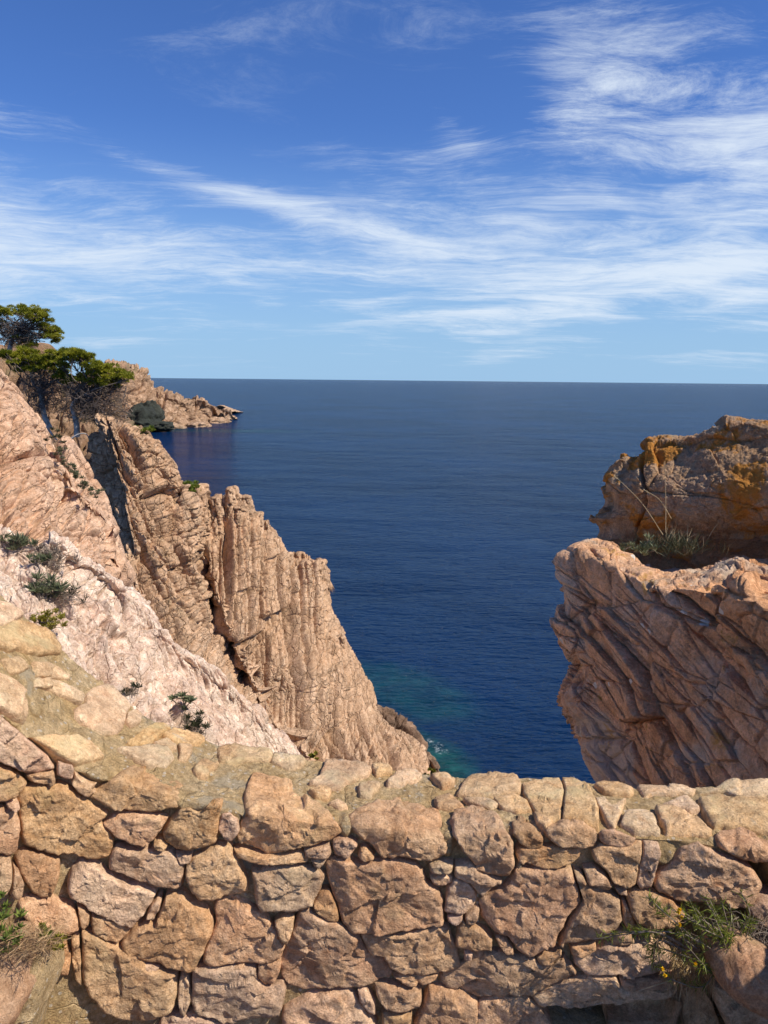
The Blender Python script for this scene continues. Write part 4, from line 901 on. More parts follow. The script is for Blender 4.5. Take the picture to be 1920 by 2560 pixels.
FACE += [T(R2, p) for p in [
 [(575,255),(700,150),(740,100),(850,55),(1000,60),(1150,110),(1210,170),(1180,240),(1160,310),(1050,320),(890,330),(760,325),(680,300)],
 [(470,160),(490,90),(520,130),(600,150),(630,150),(600,190),(620,210),(570,240),(510,200)],
 [(370,100),(380,20),(460,30),(480,60),(468,130),(420,120)],
 [(175,110),(260,92),(350,85),(360,130),(320,160),(200,150)],
 [(-120,-330),(0,-290),(50,-240),(110,-190),(180,-130),(250,-70),(310,-10),(355,70),(250,88),(150,90),(90,40),(0,10),(-120,-60)],
 [(-100,30),(0,50),(60,60),(130,100),(175,160),(150,210),(80,250),(0,270),(-100,260)],
 [(45,290),(120,278),(130,300),(90,322),(50,310)],
 [(-90,320),(0,330),(60,322),(115,332),(130,400),(125,500),(100,608),(30,612),(-90,600)],
 [(165,200),(250,172),(330,190),(390,165),(470,205),(520,250),(600,312),(700,350),(655,420),(715,480),(740,540),(718,618),(640,658),(560,648),(480,610),(350,610),(250,588),(160,560),(150,470),(140,370),(135,280)],
 [(662,430),(740,372),(880,347),(1000,352),(1078,390),(1050,440),(1010,500),(950,558),(860,530),(760,490)],
 [(1045,490),(1100,410),(1170,317),(1230,312),(1290,342),(1380,262),(1455,255),(1420,350),(1415,440),(1400,540),(1300,568),(1190,593),(1120,578),(1070,540)],
 [(995,542),(1040,522),(1085,560),(1060,590),(1010,585)],
 [(715,602),(750,564),(850,582),(1000,602),(1100,605),(1190,672),(1188,740),(1170,828),(1060,818),(920,788),(850,760),(780,730),(705,710)],
 [(1132,612),(1240,612),(1235,658),(1170,668)],
 [(115,650),(160,595),(250,615),(385,655),(388,730),(350,850),(290,903),(220,880),(180,820),(130,740)],
 [(-80,625),(0,630),(68,628),(78,700),(68,800),(40,860),(-80,880)],
 [(90,702),(118,705),(150,800),(140,888),(90,908),(70,880)],
 [(440,780),(520,672),(620,682),(720,760),(830,812),(950,832),(1013,862),(980,930),(910,1018),(860,1078),(770,1050),(680,1000),(600,970),(520,920),(450,895)],
 [(948,1020),(982,942),(1020,892),(1048,902),(1038,960),(1000,1010)],
 [(1080,872),(1180,872),(1250,940),(1330,990),(1373,1060),(1368,1130),(1328,1220),(1288,1290),(1258,1358),(1130,1340),(1020,1310),(900,1288),(790,1228),(782,1180),(850,1100),(940,1050),(1012,1052),(1052,950)],
 [(130,960),(200,897),(330,912),(460,952),(508,1020),(513,1088),(440,1133),(340,1138),(250,1100),(150,1020)],
 [(502,945),(580,982),(575,1040),(545,1088),(522,1060)],
 [(590,992),(700,1022),(850,1088),(820,1140),(768,1172),(680,1150),(600,1110)],
 [(532,1115),(620,1122),(740,1182),(880,1252),(960,1332),(1050,1352),(1138,1382),(1148,1500),(1128,1600),(1000,1668),(880,1693),(750,1670),(640,1600),(560,1500),(532,1400),(532,1250)],
 [(1162,1420),(1190,1392),(1228,1430),(1233,1560),(1198,1658),(1170,1640),(1156,1540)],
 [(920,1312),(1040,1332),(1030,1355),(960,1345)],
 [(1045,1702),(1100,1665),(1250,1655),(1410,1690),(1470,1720),(1470,1790),(1020,1790)],
 [(462,1152),(513,1132),(523,1300),(528,1450),(490,1440),(470,1300)],
 [(372,1172),(410,1162),(458,1250),(440,1400),(390,1380),(360,1300)],
 [(1205,692),(1250,642),(1400,564),(1480,584),(1540,672),(1605,790),(1605,868),(1555,888),(1480,888),(1380,908),(1290,898),(1232,840),(1212,770)],
 [(1505,1342),(1590,1325),(1578,1350),(1530,1352)]]]
for p in TOPS: stone(p, flat=True, thick=.05)
for p in FACE: stone(p)
# rocks inside the dark opening and tumbled at its right
stone(T(R4, [(870,1212),(1000,1202),(1150,1202),(1250,1230),(1200,1360),(880,1360)]), h=-.10, thick=.2)
stone(T(R4, [(1370,1085),(1450,1112),(1560,1180),(1720,1240),(1720,1360),(1480,1360),(1410,1220)]), h=.03, thick=.15)
stone(T(R4, [(1250,1180),(1340,1150),(1390,1230),(1440,1360),(1260,1360)]), h=-.04, thick=.15)

# mortar and rubble core of the wall
def mortar():
    na, nb = 1150, 300
    a, b = np.meshgrid(np.linspace(0, NS - 1.001, na), np.concatenate([np.linspace(-1, -.02, 165), np.linspace(-.015, 1.03, 115), np.linspace(1.05, 1.95, 20)]))
    a = a.ravel(); b = b.ravel(); P = wall_P(a, b); Nn = wall_N(a, b)
    px, py = to_px(P)
    i = np.clip(a.astype(int), 0, NS - 2); hgt = NPs[i, 2] - Z_BOT; wid = np.linalg.norm(FPs[i] - NPs[i], axis=1)
    s = np.where(b < 0, b * hgt, b * wid)
    top = np.clip((s + .012) / .055, 0, 1); top = top * top * (3 - 2 * top)
    deep = -.022 + .020 * fbm(P / .14, 3, 5) - .02 * np.clip(fbm(P / .3, 2, 8) * 2, 0, 1)
    flush = -.007 + .007 * fbm(P / .07, 4, 6) + .004 * fbm(P / .02, 3, 16)
    off = deep * (1 - top) + flush * top
    # smears of mortar that stand nearly flush on the face
    for cx_, cy_, rx_, ry_ in [(560, 2020, 45, 75), (1120, 2110, 14, 40), (1400, 2190, 14, 30), (865, 2065, 16, 35), (1660, 2140, 30, 30), (480, 2000, 60, 40), (250, 1935, 40, 25), (1010, 2560 - 20, 20, 30), (1300, 2170, 8, 15)]:
        r = ((px - cx_) / rx_) ** 2 + ((py - cy_) / ry_) ** 2
        k = np.clip(1.4 - r, 0, 1)
        off = off * (1 - k) + k * np.maximum(off, .006 * fbm(P / .03, 3, 26) - .002)
    off += fbm(P / .012, 2, 36) * .0018 + np.maximum(0, fbm(P / .02, 2, 46) - .25) * .012 * top
    off -= hollow(px, py)
    V = P + Nn * off[:, None]
    F = grid_faces(nb, na)
    o = link('mortar', npmesh('mortar', V - np.array(wall.location), F), M_mort, wall)
    o.matrix_parent_inverse = Matrix.Identity(4)
    return o
mo = mortar(); mo['label'] = 'sandy olive mortar filling the joints and the top of the wall'

# the wall runs on beyond the frame on both sides and below it
rb = np.random.default_rng(17); yy_ = 1500
while yy_ < 2760:
    hh_ = rb.uniform(70, 120); xx_ = -420 + rb.uniform(0, 60)
    while xx_ < 2560:
        ww_ = rb.uniform(90, 190); cx_, cy_ = xx_ + ww_ / 2, yy_ + hh_ / 2
        if cx_ < -190 or cx_ > 2050 or cy_ > 2690:
            a_, b_ = wall_inv(np.array([cx_, cx_]), np.array([cy_ - hh_ * .6, cy_ + hh_ * .4]))
            if b_[0] < -.02 and b_[1] > -.97 and 1.5 < a_[0] < NS - 2.5:
                j_ = lambda: rb.uniform(-12, 12)
                stone([(xx_ + 4 + j_(), yy_ + j_()), (cx_ + j_(), yy_ + j_()), (xx_ + ww_ + j_(), yy_ + 6 + j_()), (xx_ + ww_ + j_(), yy_ + hh_ - 6 + j_()), (cx_ + j_(), yy_ + hh_ - 4 + j_()), (xx_ + 5 + j_(), yy_ + hh_ - 6 + j_())])
        xx_ += ww_ + 4
    yy_ += hh_ + 4
def tumbled(name, pts, y, mat, s, label, cat=None, group=None, depth=.22):
    """a boulder-like stone whose visible outline is pts (photo pixels) at distance y"""
    pts = np.asarray(pts, float); c = pts.mean(0); m = 70
    nx = np.roll(pts, -1, 0); q = np.stack([pts * .8 + nx * .2, pts * .2 + nx * .8], 1).reshape(-1, 2)
    seg = np.linalg.norm(np.roll(q, -1, 0) - q, axis=1); cum = np.concatenate([[0], np.cumsum(seg)]); s_ = np.linspace(0, cum[-1], m, endpoint=False)
    qq = np.vstack([q, q[:1]]); ring = np.stack([np.interp(s_, cum, qq[:, 0]), np.interp(s_, cum, qq[:, 1])], 1)
    ph = np.linspace(0, math.pi, 40); V = []
    for p in ph:
        t = abs(math.sin(p)) ** .6; dd = math.copysign(abs(math.cos(p)) ** .7, math.cos(p))
        V.append(W(c[0] + (ring[:, 0] - c[0]) * t, c[1] + (ring[:, 1] - c[1]) * t, np.full(m, y)) + np.array([0, -depth * dd, 0]))
    V = np.stack(V); P = V.reshape(-1, 3); cen = P.mean(0)
    F1, F2, I = voro(P / .09, s); d = (I - .5) * .012 + fbm(P / .05, 4, s) * .010 + fbm(P / .2, 2, s + 3) * .02
    n = (P - cen); n /= np.linalg.norm(n, axis=1, keepdims=True) + 1e-6
    P = P + n * d[:, None]
    idx = np.arange(40 * m).reshape(40, m); r1 = np.roll(idx, -1, 1)
    F = np.stack([idx[:-1], r1[:-1], r1[1:], idx[1:]], -1).reshape(-1, 4)
    me = npmesh(name, P, F)
    o = link(name, me, mat)
    if cat: tag(o, label, cat, group)
    return o
M_stoneb = rock_mat('fallen_stone', (.58, .335, .19), (.64, .42, .26), (.50, .26, .14), 5, 170, .0035,
                    lichen=[((.48, .36, .19), 6, .52, .66, .5), ((.40, .37, .31), 9, .60, .72, .5)])
tumbled('loose_stone', T(R4, [(1380,1000),(1440,940),(1500,910),(1600,930),(1700,990),(1740,1210),(1560,1172),(1450,1105),(1390,1055)]), 1.72, M_stoneb, 91, 'rounded brown stone below the yellow-flowered plant at the right end of the wall', 'stone', depth=.10)
tumbled('ledge_rock', [(-60, 2385), (0, 2375), (31, 2378), (58, 2398), (75, 2430), (100, 2436), (88, 2470), (45, 2540), (20, 2570), (-10, 2700), (-200, 2700), (-200, 2400)], 1.62, M_stoneb, 92, 'smooth pink slab of rock in the lower left corner, below the green succulents', 'rock', depth=.16)
tumbled('ledge_rock', [(60, 2395), (100, 2365), (128, 2372), (132, 2440), (130, 2480), (112, 2500), (100, 2560), (60, 2700), (10, 2700), (45, 2545), (88, 2475), (100, 2440), (80, 2435)], 1.68, M_mort, 93, 'crumbly yellowish rock edge between the pink slab and the dry pine needles', 'rock', depth=.10)
tumbled('ledge_rock', [(-200, 2300), (0, 2310), (60, 2325), (110, 2350), (135, 2375), (110, 2420), (60, 2440), (-200, 2430)], 1.74, M_stoneb, 94, 'earthy rock ledge carrying the green succulents at the left edge', 'rock', depth=.10)

# ground at the foot of the wall
def ground():
    n = 160; x, y = np.meshgrid(np.linspace(-6, 6, 260), np.linspace(-5, 1.98, n))
    z = H_SEA - 1.86 + .20 * np.clip((-.55 - x) / .35, 0, 1)
    P = np.stack([x.ravel(), y.ravel(), z.ravel()], 1)
    P[:, 2] += fbm(P / .25, 4, 3) * .025
    return npmesh('ground', P, grid_faces(n, 260))
M_ground = rock_mat('path_earth', (.20, .135, .085), (.28, .20, .13), (.14, .09, .05), 3, 90, .006)
st(link('ground', ground(), M_ground), 'dusty earth path covered with dry pine needles at the foot of the wall')

o = lump('boulder', 1.78, 1.36, H_SEA - 1.32, .52, .50, .60, M_stoneb, 77, .25)  # unseen shadow caster beyond the right edge, added to darken the wall's end
tag(o, 'brown boulder out of view at right, added to shade the end of the wall', 'boulder')
# ------------------------------------------------------------------ plants
class Acc:
    def __init__(s): s.V = []; s.F = []; s.n = 0
    def add(s, V, F): s.V.append(V); s.F.append(F + s.n); s.n += len(V)
    def build(s, name, mat, parent=None, smooth=False, at=None):
        V = np.concatenate(s.V); F = np.concatenate(s.F)
        if parent is not None: V = V - np.array(parent.location)
        o = link(name, npmesh(name, V, F), mat, parent, smooth)
        if parent is not None: o.matrix_parent_inverse = Matrix.Identity(4)
        return o
def unit(v): return v / (np.linalg.norm(v, axis=-1, keepdims=True) + 1e-9)
def leaves(acc, base, d, ln, wd, droop=0.0, r=None, fold=.15):
    """narrow diamond leaves from base along d"""
    n = len(base); d = unit(d); rnd = r.normal(size=(n, 3)); side = unit(np.cross(d, rnd)); nrm = np.cross(d, side)
    ln = np.broadcast_to(np.asarray(ln, float), (n,))[:, None]; wd = np.broadcast_to(np.asarray(wd, float), (n,))[:, None]
    tip = base + d * ln; tip[:, 2] -= droop * ln[:, 0]
    mid = base + d * ln * .45 + nrm * ln * fold * .3
    V = np.stack([base, mid + side * wd, tip, mid - side * wd], 1).reshape(-1, 3)
    acc.add(V, np.arange(4 * n).reshape(n, 4))
def tube(acc, pts, r0, r1, sides=5, m=None):
    pts = np.asarray(pts, float)
    if m: pts = cr(pts, m)
    k = len(pts); t = unit(np.gradient(pts, axis=0)); ref = np.array([.3, .8, .52])
    a = unit(np.cross(t, ref)); b = np.cross(t, a)
    th = np.arange(sides) * 2 * math.pi / sides; rr = np.linspace(r0, r1, k)[:, None, None]
    V = (pts[:, None] + rr * (np.cos(th)[None, :, None] * a[:, None] + np.sin(th)[None, :, None] * b[:, None])).reshape(-1, 3)
    i = np.arange(k * sides).reshape(k, sides); j = np.roll(i, -1, 1)
    acc.add(V, np.stack([i[:-1], j[:-1], j[1:], i[1:]], -1).reshape(-1, 4))
def leaf_mat(name, c1, c2, sc=20, trans=.25, rough=.55):
    m, nt, b = mat_new(name); q = NB(nt)
    col = q.mix(q.mr(q.noise(sc, 3, .6), .35, .65), c1, c2)
    nt.links.new(col, b.inputs['Base Color']); b.inputs['Roughness'].default_value = rough
    b.inputs['Specular IOR Level'].default_value = .3
    if trans:
        tr = nt.nodes.new('ShaderNodeBsdfTranslucent'); nt.links.new(col, tr.inputs[0]); mx = nt.nodes.new('ShaderNodeMixShader'); mx.inputs[0].default_value = trans
        out = nt.nodes['Material Output']; nt.links.new(b.outputs[0], mx.inputs[1]); nt.links.new(tr.outputs[0], mx.inputs[2]); nt.links.new(mx.outputs[0], out.inputs[0])
    return m
L_pine = leaf_mat('pine_needles', (.17, .19, .015), (.38, .36, .03), 1.6, .35)
L_bark = leaf_mat('pine_bark', (.34, .30, .26), (.55, .50, .45), 6, 0, .9)
L_twig = leaf_mat('dead_twigs', (.10, .075, .06), (.22, .17, .14), 3, 0, .9)
L_bush = leaf_mat('bush_leaves', (.10, .15, .02), (.22, .25, .03), 6, .25)
L_grey = leaf_mat('grey_green_leaves', (.10, .12, .06), (.19, .20, .11), 20, .2)
L_dkgr = leaf_mat('dark_shrub_leaves', (.025, .035, .015), (.07, .075, .035), 14, .15)
L_suc = leaf_mat('succulent_leaves', (.10, .155, .03), (.24, .27, .06), 60, .25, .4)
L_dry = leaf_mat('dry_stems', (.20, .15, .12), (.34, .27, .20), 30, .1, .9)
L_moss = leaf_mat('yellow_moss', (.16, .145, .015), (.28, .24, .03), 40, .1)
L_wall = leaf_mat('wall_plant_leaves', (.11, .15, .02), (.24, .26, .035), 70, .3, .45)
L_flow = leaf_mat('yellow_flower', (.85, .50, .01), (.9, .62, .02), 90, .2)
L_ndl = leaf_mat('pine_litter', (.23, .135, .065), (.44, .29, .15), 40, .05, .8)
L_straw = leaf_mat('dry_grass', (.42, .33, .19), (.55, .45, .28), 30, .2, .8)

def zt(x, y): return x * .1771, 639.4 + y * .1771
def pine(label, y, clumps, trunk, seed, spread, dens=1.0, deadn=160, dead_box=None):
    r = np.random.default_rng(seed)
    tp = np.stack([D(*zt(a, b), y + o) for a, b, o in trunk])
    root = empty('pine_tree', tuple(tp[0]), label, 'pine tree', 'wind-bent pines above the cliff')
    t = Acc(); tube(t, tp, .15, .07, 8, 24); t.build('trunk', L_bark, root, True)
    br = Acc(); cn = Acc(); dd = Acc(); tps = cr(tp, 30)
    for (cx_, cy_, cr_) in clumps:
        oy = r.uniform(-1, 1) * spread
        c = D(*zt(cx_, cy_), y + oy); rad = cr_ * 1.18 * .1771 * K * y / FPX
        s0 = tps[min(29, int(r.uniform(.55, 1) * 30))]
        low = c - np.array([0, 0, rad * .5]); mid = s0 * .5 + low * .5 + r.normal(size=3) * .25 + np.array([0, 0, -.15])
        tube(br, [s0, mid, low], .05, .02, 4, 9)
        for _ in range(7):
            e = c + r.normal(size=3) * np.array([rad * .8, rad * .8, rad * .4]) - np.array([0, 0, rad * .2]); f_ = mid * .35 + low * .65
            tube(br, [f_, (f_ + e) / 2 + r.normal(size=3) * .08, e], .018, .008, 3, 5)
        n = int(700 * dens * (rad / .75) ** 2) + 60
        # needle tufts sit on little pads: several sub-pads per clump
        pads = c + r.normal(size=(7, 3)) * np.array([rad * .55, rad * .6, rad * .32]); pr = rad * r.uniform(.36, .6, 7)
        k = r.integers(0, 7, n); dv = unit(r.normal(size=(n, 3))); dv[:, 2] = np.abs(dv[:, 2]) * .9 - .25
        base = pads[k] + dv * (pr[k] * r.uniform(.55, 1.05, n) ** .6)[:, None] * np.array([1.15, 1.15, .62])
        nd = 7; bb = np.repeat(base, nd, 0); ddv = unit(np.repeat(dv, nd, 0) * .8 + r.normal(size=(n * nd, 3)) * .55 + np.array([0, 0, .45]))
        leaves(cn, bb, ddv, r.uniform(.10, .19, n * nd), .015, 0, r)
    if dead_box:
        x0, y0, x1, y1 = dead_box
        for _ in range(deadn):
            s0 = tps[r.integers(8, 30)] if r.random() < .4 else D(*zt(r.uniform(x0, x1), r.uniform(y0, y1)), y + r.uniform(-1, 1.2))
            e = D(*zt(r.uniform(x0, x1), r.uniform(y0, y1)), y + r.uniform(-1.2, 1.5))
            v = e - s0; L_ = np.linalg.norm(v); e = s0 + v / (L_ + 1e-6) * min(L_, r.uniform(.8, 2.2))
            mid = (s0 + e) / 2 + r.normal(size=3) * .16
            tube(dd, [s0, mid, e], r.uniform(.014, .028), .006, 3, 7)
            for q in range(7):
                f_ = s0 + (e - s0) * r.uniform(.2, 1) + r.normal(size=3) * .04; g = f_ + r.normal(size=3) * .30
                tube(dd, [f_, (f_ + g) / 2 + r.normal(size=3) * .05, g], .010, .004, 3, 4)
        dd.build('dead_branches', L_twig, root)
    br.build('branches', L_twig, root)
    cn.build('crown', L_pine, root)
pine('dark pine highest on the left skyline, its crown reaching over the sky', 45, [
    (60,190,60),(200,170,70),(290,190,80),(350,240,80),(400,280,60),(480,210,80),(520,240,60),(430,260,50),(600,310,32),(540,380,55),(570,400,50),(500,340,45),(660,400,60),(700,440,50),(640,480,60),(560,490,65),(700,550,38),(330,570,60),(270,520,60),(20,180,50),(-60,200,100),(-150,250,100),(-100,350,80),(380,600,30),(-200,400,90)],
    [(90, 760, 0), (120, 640, 0), (150, 520, .1), (230, 430, 0), (300, 340, 0)], 11, .9, .75, 150, (-200, 240, 560, 600))
pine('low spreading pine nearest the pink crag, with a forked pale trunk', 40, [
    (150,760,80),(230,740,80),(330,680,70),(420,720,80),(500,780,70),(260,830,90),(380,830,90),(480,850,70),(560,850,60),(680,820,80),(740,860,70),(700,920,60),(800,960,55),(860,1000,45),(330,900,55),(60,700,40),(100,720,50),(560,760,50)],
    [(610, 1620, 0), (555, 1500, 0), (520, 1360, 0), (505, 1240, 0), (480, 1160, 0), (400, 1050, 0), (380, 930, .1)], 12, .8, 1.0, 130, (200, 900, 900, 1500))
pine('low spreading pine leaning out towards the sea, with a twisted pale trunk', 38.8, [
    (620,700,45),(700,720,55),(800,700,65),(880,710,75),(960,700,70),(1040,720,75),(1080,770,60),(1000,790,60),(900,780,55),(1150,850,65),(1230,860,75),(1320,890,75),(1400,930,75),(1480,970,65),(1550,990,50),(1300,970,75),(1200,960,70),(1420,1010,55),(1350,1060,50),(1240,1040,50),(1130,1050,50),(1020,1110,35),(950,990,55),(1000,1020,55),(880,1010,45),(1440,1090,32),(1100,940,60),(820,1060,40),(1180,1060,45),(1290,1090,40),(700,980,50),(760,800,50)],
    [(940, 1720, 0), (935, 1560, 0), (905, 1440, 0), (885, 1340, 0), (950, 1255, 0), (1060, 1200, 0), (1180, 1120, .1), (1250, 1020, .2)], 13, .9, 1.0, 230, (760, 1050, 1640, 1560))
# forked limb of the left lower pine and a bleached fallen branch
def extra(pts, y, r0, r1, label):
    a = Acc(); tube(a, [D(*zt(px_, py_), y) for px_, py_ in pts], r0, r1, 6, 20); o = a.build('fallen_branch', L_bark, None, True); tag(o, label, 'branch')
extra([(540, 1560), (600, 1640), (660, 1720), (700, 1760)], 39, .07, .03, 'pale bare branch lying down the slope beside the lower pines')
extra([(840, 1760), (950, 1690), (1040, 1680), (1080, 1720)], 37.6, .05, .02, 'bleached grey fallen branch under the twisted pine')

def on_surf(G, u, v, rad=14):
    P = G.reshape(-1, 3); px, py = to_px(P); d2 = (px - u * K) ** 2 + (py - v * K) ** 2
    c = np.where(d2 < rad ** 2)[0]
    if len(c) == 0: c = np.array([np.argmin(d2)])
    return P[c[np.argmin(P[c, 1])]]
def shrub(name, base, rad, n, ln, wd, mat, label, cat, seed, flat=.7, crowns=14, dry=0, group=None, up=.5, drymat=None):
    r = np.random.default_rng(seed); a = Acc()
    base = np.asarray(base, float)
    root = empty(name, tuple(base), label, cat, group)
    cs = base + r.normal(size=(crowns, 3)) * np.array([rad * .5, rad * .3, rad * .32 * flat]) + np.array([0, 0, rad * .2 * flat])
    k = r.integers(0, crowns, n); d = unit(r.normal(size=(n, 3))); d[:, 2] = np.abs(d[:, 2]) + up
    b = cs[k] + unit(d) * (r.uniform(0, 1, n) * rad * .22)[:, None]
    leaves(a, b, d, r.uniform(.6, 1.2, n) * ln, wd, .1, r); a.build('leaves', mat, root)
    s = Acc()
    for c in cs: tube(s, [base + r.normal(size=3) * rad * .1, (base + c) / 2 + r.normal(size=3) * rad * .06, c], wd * .8, wd * .4, 3, 5)
    for _ in range(dry):
        c = cs[r.integers(0, crowns)]; e = c + unit(r.normal(size=3) + np.array([.2, -.2, .1])) * rad * r.uniform(.5, .9)
        tube(s, [base + r.normal(size=3) * rad * .3, c, e], wd * .45, wd * .25, 3, 6)
    s.build('stems', drymat or L_dry, root)
    return root
# bushes on the cliff tops
shrub('bush', D(404, 1062, 41.5), .75, 2600, .16, .022, L_bush, 'round bright green bush at the notch between the two cliff crests', 'bush', 21, .8, 26)
shrub('bush', D(302, 942, 38.6), .55, 1500, .14, .02, L_bush, 'small olive bush on the crest of the tall cliff', 'bush', 22, .8, 18)
# shrubs in the cracks of the crag
for k, (u, v, rd, y) in enumerate([(118, 955, .24, 18.2), (135, 985, .20, 17.4), (148, 1012, .20, 17.2), (162, 1032, .18, 17.2), (182, 1055, .18, 17.0), (205, 1068, .16, 16.8)]):
    shrub('shrub', D(u, v, y), rd, 420, .07, .007, L_dkgr if k < 1 else L_grey, ['dark green shrub in the cleft at the top right of the crag', 'grey-green shrub just below the dark one in the crag cleft', 'grey-green shrub in the middle of the crag cleft', 'thin shrub below the middle of the crag cleft', 'small grey shrub near the lower end of the crag cleft', 'lowest small grey shrub of the crag cleft'][k], 'shrub', 30 + k, 1.2, 8, 12, 'shrubs growing down the crag cleft')
# plants on the pale slope
shrub('shrub', on_surf(paleV, 45, 1175), .16, 300, .09, .008, L_grey, 'grey-green tuft at the upper left of the pale slope', 'shrub', 41, .7, 10, 6)
shrub('shrub', on_surf(paleV, 110, 1205), .26, 500, .05, .006, L_dry, 'dry purplish-brown shrub between the two green clumps on the pale slope', 'shrub', 42, .8, 12, 50)
shrub('shrub', on_surf(paleV, 92, 1205), .13, 150, .07, .007, L_grey, 'small green shoot at the left of the dry shrub on the pale slope', 'shrub', 43, .7, 6, 6)
shrub('shrub', on_surf(paleV, 105, 1282), .20, 620, .08, .007, L_grey, 'large green fleshy-leaved clump on the pale slope', 'shrub', 44, .9, 16, 10)
shrub('shrub', on_surf(paleV, 150, 1290), .24, 200, .05, .005, L_dkgr, 'wiry dark shrub right of the large green clump', 'shrub', 45, .7, 10, 60)
shrub('moss_cushion', on_surf(paleV, 98, 1338), .17, 1500, .022, .006, L_moss, 'yellow-green mossy cushion just behind the wall at left', 'moss', 46, .7, 26, 0)
shrub('shrub', on_surf(paleV, 292, 1490), .13, 260, .035, .005, L_dkgr, 'tiny dark tuft in the rubble gully of the pale slope', 'shrub', 47, .6, 8, 24)
shrub('shrub', on_surf(paleV, 404, 1572), .15, 900, .045, .0045, L_dkgr, 'dark heather-like bush under the rosette plant', 'shrub', 48, 1.5, 16, 40)
def rosette(base, label, seed, n_heads=5, rad=.10, ln=.085, wd=.011, mat=None):
    r = np.random.default_rng(seed); root = empty('rosette_plant', tuple(base), label, 'plant'); a = Acc(); s = Acc()
    for h in range(n_heads):
        c = base + np.array([r.uniform(-1, 1) * rad, -.04 + r.uniform(-.04, .04), r.uniform(.3, 1.1) * rad])
        n = 22; th = np.arange(n) * 2.4; el_ = np.linspace(.1, 1.2, n); d = np.stack([np.cos(th) * np.cos(el_), np.sin(th) * np.cos(el_), np.sin(el_) + .1], 1)
        leaves(a, np.repeat(c[None], n, 0), d, ln * np.linspace(1.1, .6, n), wd, .1, r, .5)
        tube(s, [base - np.array([0, 0, .05]), (base + c) / 2 + r.normal(size=3) * .01, c], .006, .004, 4, 6)
    a.build('leaves', mat or L_grey, root); s.build('stem', L_dry, root)
rosette(on_surf(paleV, 398, 1512), 'grey-green rosette plant on the pale slope just behind the wall', 51)
# grass and dry stalks on the ledge of the right rock
gb = D(1455, 1192, 6.35)
r = np.random.default_rng(61); root = empty('grass_tuft', tuple(gb), 'dark grass tuft with dry stalks on the ledge between the two big rocks', 'grass tuft')
a = Acc(); n = 420; b_ = gb + r.normal(size=(n, 3)) * np.array([.14, .06, .02]); d_ = unit(r.normal(size=(n, 3)) * np.array([.5, .3, .2]) + np.array([0, 0, 1]))
leaves(a, b_, d_, r.uniform(.08, .24, n), .0028, .15, r); a.build('blades', L_dkgr, root)
a = Acc(); n = 70; b_ = gb + r.normal(size=(n, 3)) * np.array([.12, .06, .02]); d_ = unit(r.normal(size=(n, 3)) * np.array([.5, .3, .2]) + np.array([0, 0, 1]))
leaves(a, b_, d_, r.uniform(.12, .32, n), .0022, .15, r); a.build('dry_blades', L_straw, root)
for (p0, p1, p2) in [((1432, 1155), (1385, 1085), (1326, 1026)), ((1450, 1120), (1425, 1080), (1393, 1059)), ((1438, 1150), (1438, 1080), (1436, 1000))]:
    a = Acc(); tube(a, [D(*p0, 6.2), D(*p1, 6.15), D(*p2, 6.1)], .0032, .0018, 4, 14)
    e = D(*p2, 6.1); n = 12; t_ = r.uniform(0, .07, n)[:, None]; dirv = unit((D(*p1, 6.15) - e)[None])[0]
    leaves(a, e + dirv * t_, -dirv + r.normal(size=(n, 3)) * .25, .02, .003, 0, r); a.build('stalk', L_straw, root)
shrub('succulent', D(1388, 1192, 6.2), .13, 360, .055, .006, L_grey, 'low green clump left of the grass tuft on the rock ledge', 'succulent', 62, .7, 10, 0)
shrub('succulent', D(1345, 1190, 6.1), .06, 120, .04, .006, L_grey, 'small green shoot at the left end of the rock ledge', 'succulent', 63, .9, 5, 0)

# yellow-flowered plant hanging from the wall
r = np.random.default_rng(71)
rt = W(1080 + 1400 * .5063, 1900 + 930 * .5063, 1.86)[0]
wp = empty('flowering_plant', tuple(rt), 'straggling green plant with small yellow flowers growing out of the right end of the wall', 'plant')
stems = Acc(); lv = Acc(); dryl = Acc()
def r4(x, y, d): return W(1080 + x * .5063, 1900 + y * .5063, d)[0]
targets = [(1340,668,1.76),(1370,690,1.72),(1470,712,1.74),(1430,700,1.73),(1270,688,1.77),(1300,730,1.70),(1225,735,1.76),(1180,735,1.78),(1058,672,1.80),(1100,720,1.79),(1210,850,1.72),(1250,860,1.70),(1180,800,1.74),(1230,960,1.72),(1270,930,1.70),(1300,1020,1.72),(1330,1000,1.70),
           (1080,980,1.78),(1090,1030,1.78),(1140,1070,1.76),(1170,1080,1.76),(800,885,1.80),(850,860,1.80),(1000,860,1.79),(920,850,1.80),(1040,900,1.79),(1400,790,1.70),(1350,840,1.69),(1440,850,1.72),(1520,640,1.78),(1590,760,1.76),(1560,790,1.75),(1480,900,1.72),(1380,730,1.70),(1320,780,1.69),(1400,1000,1.74),(1260,780,1.72)]
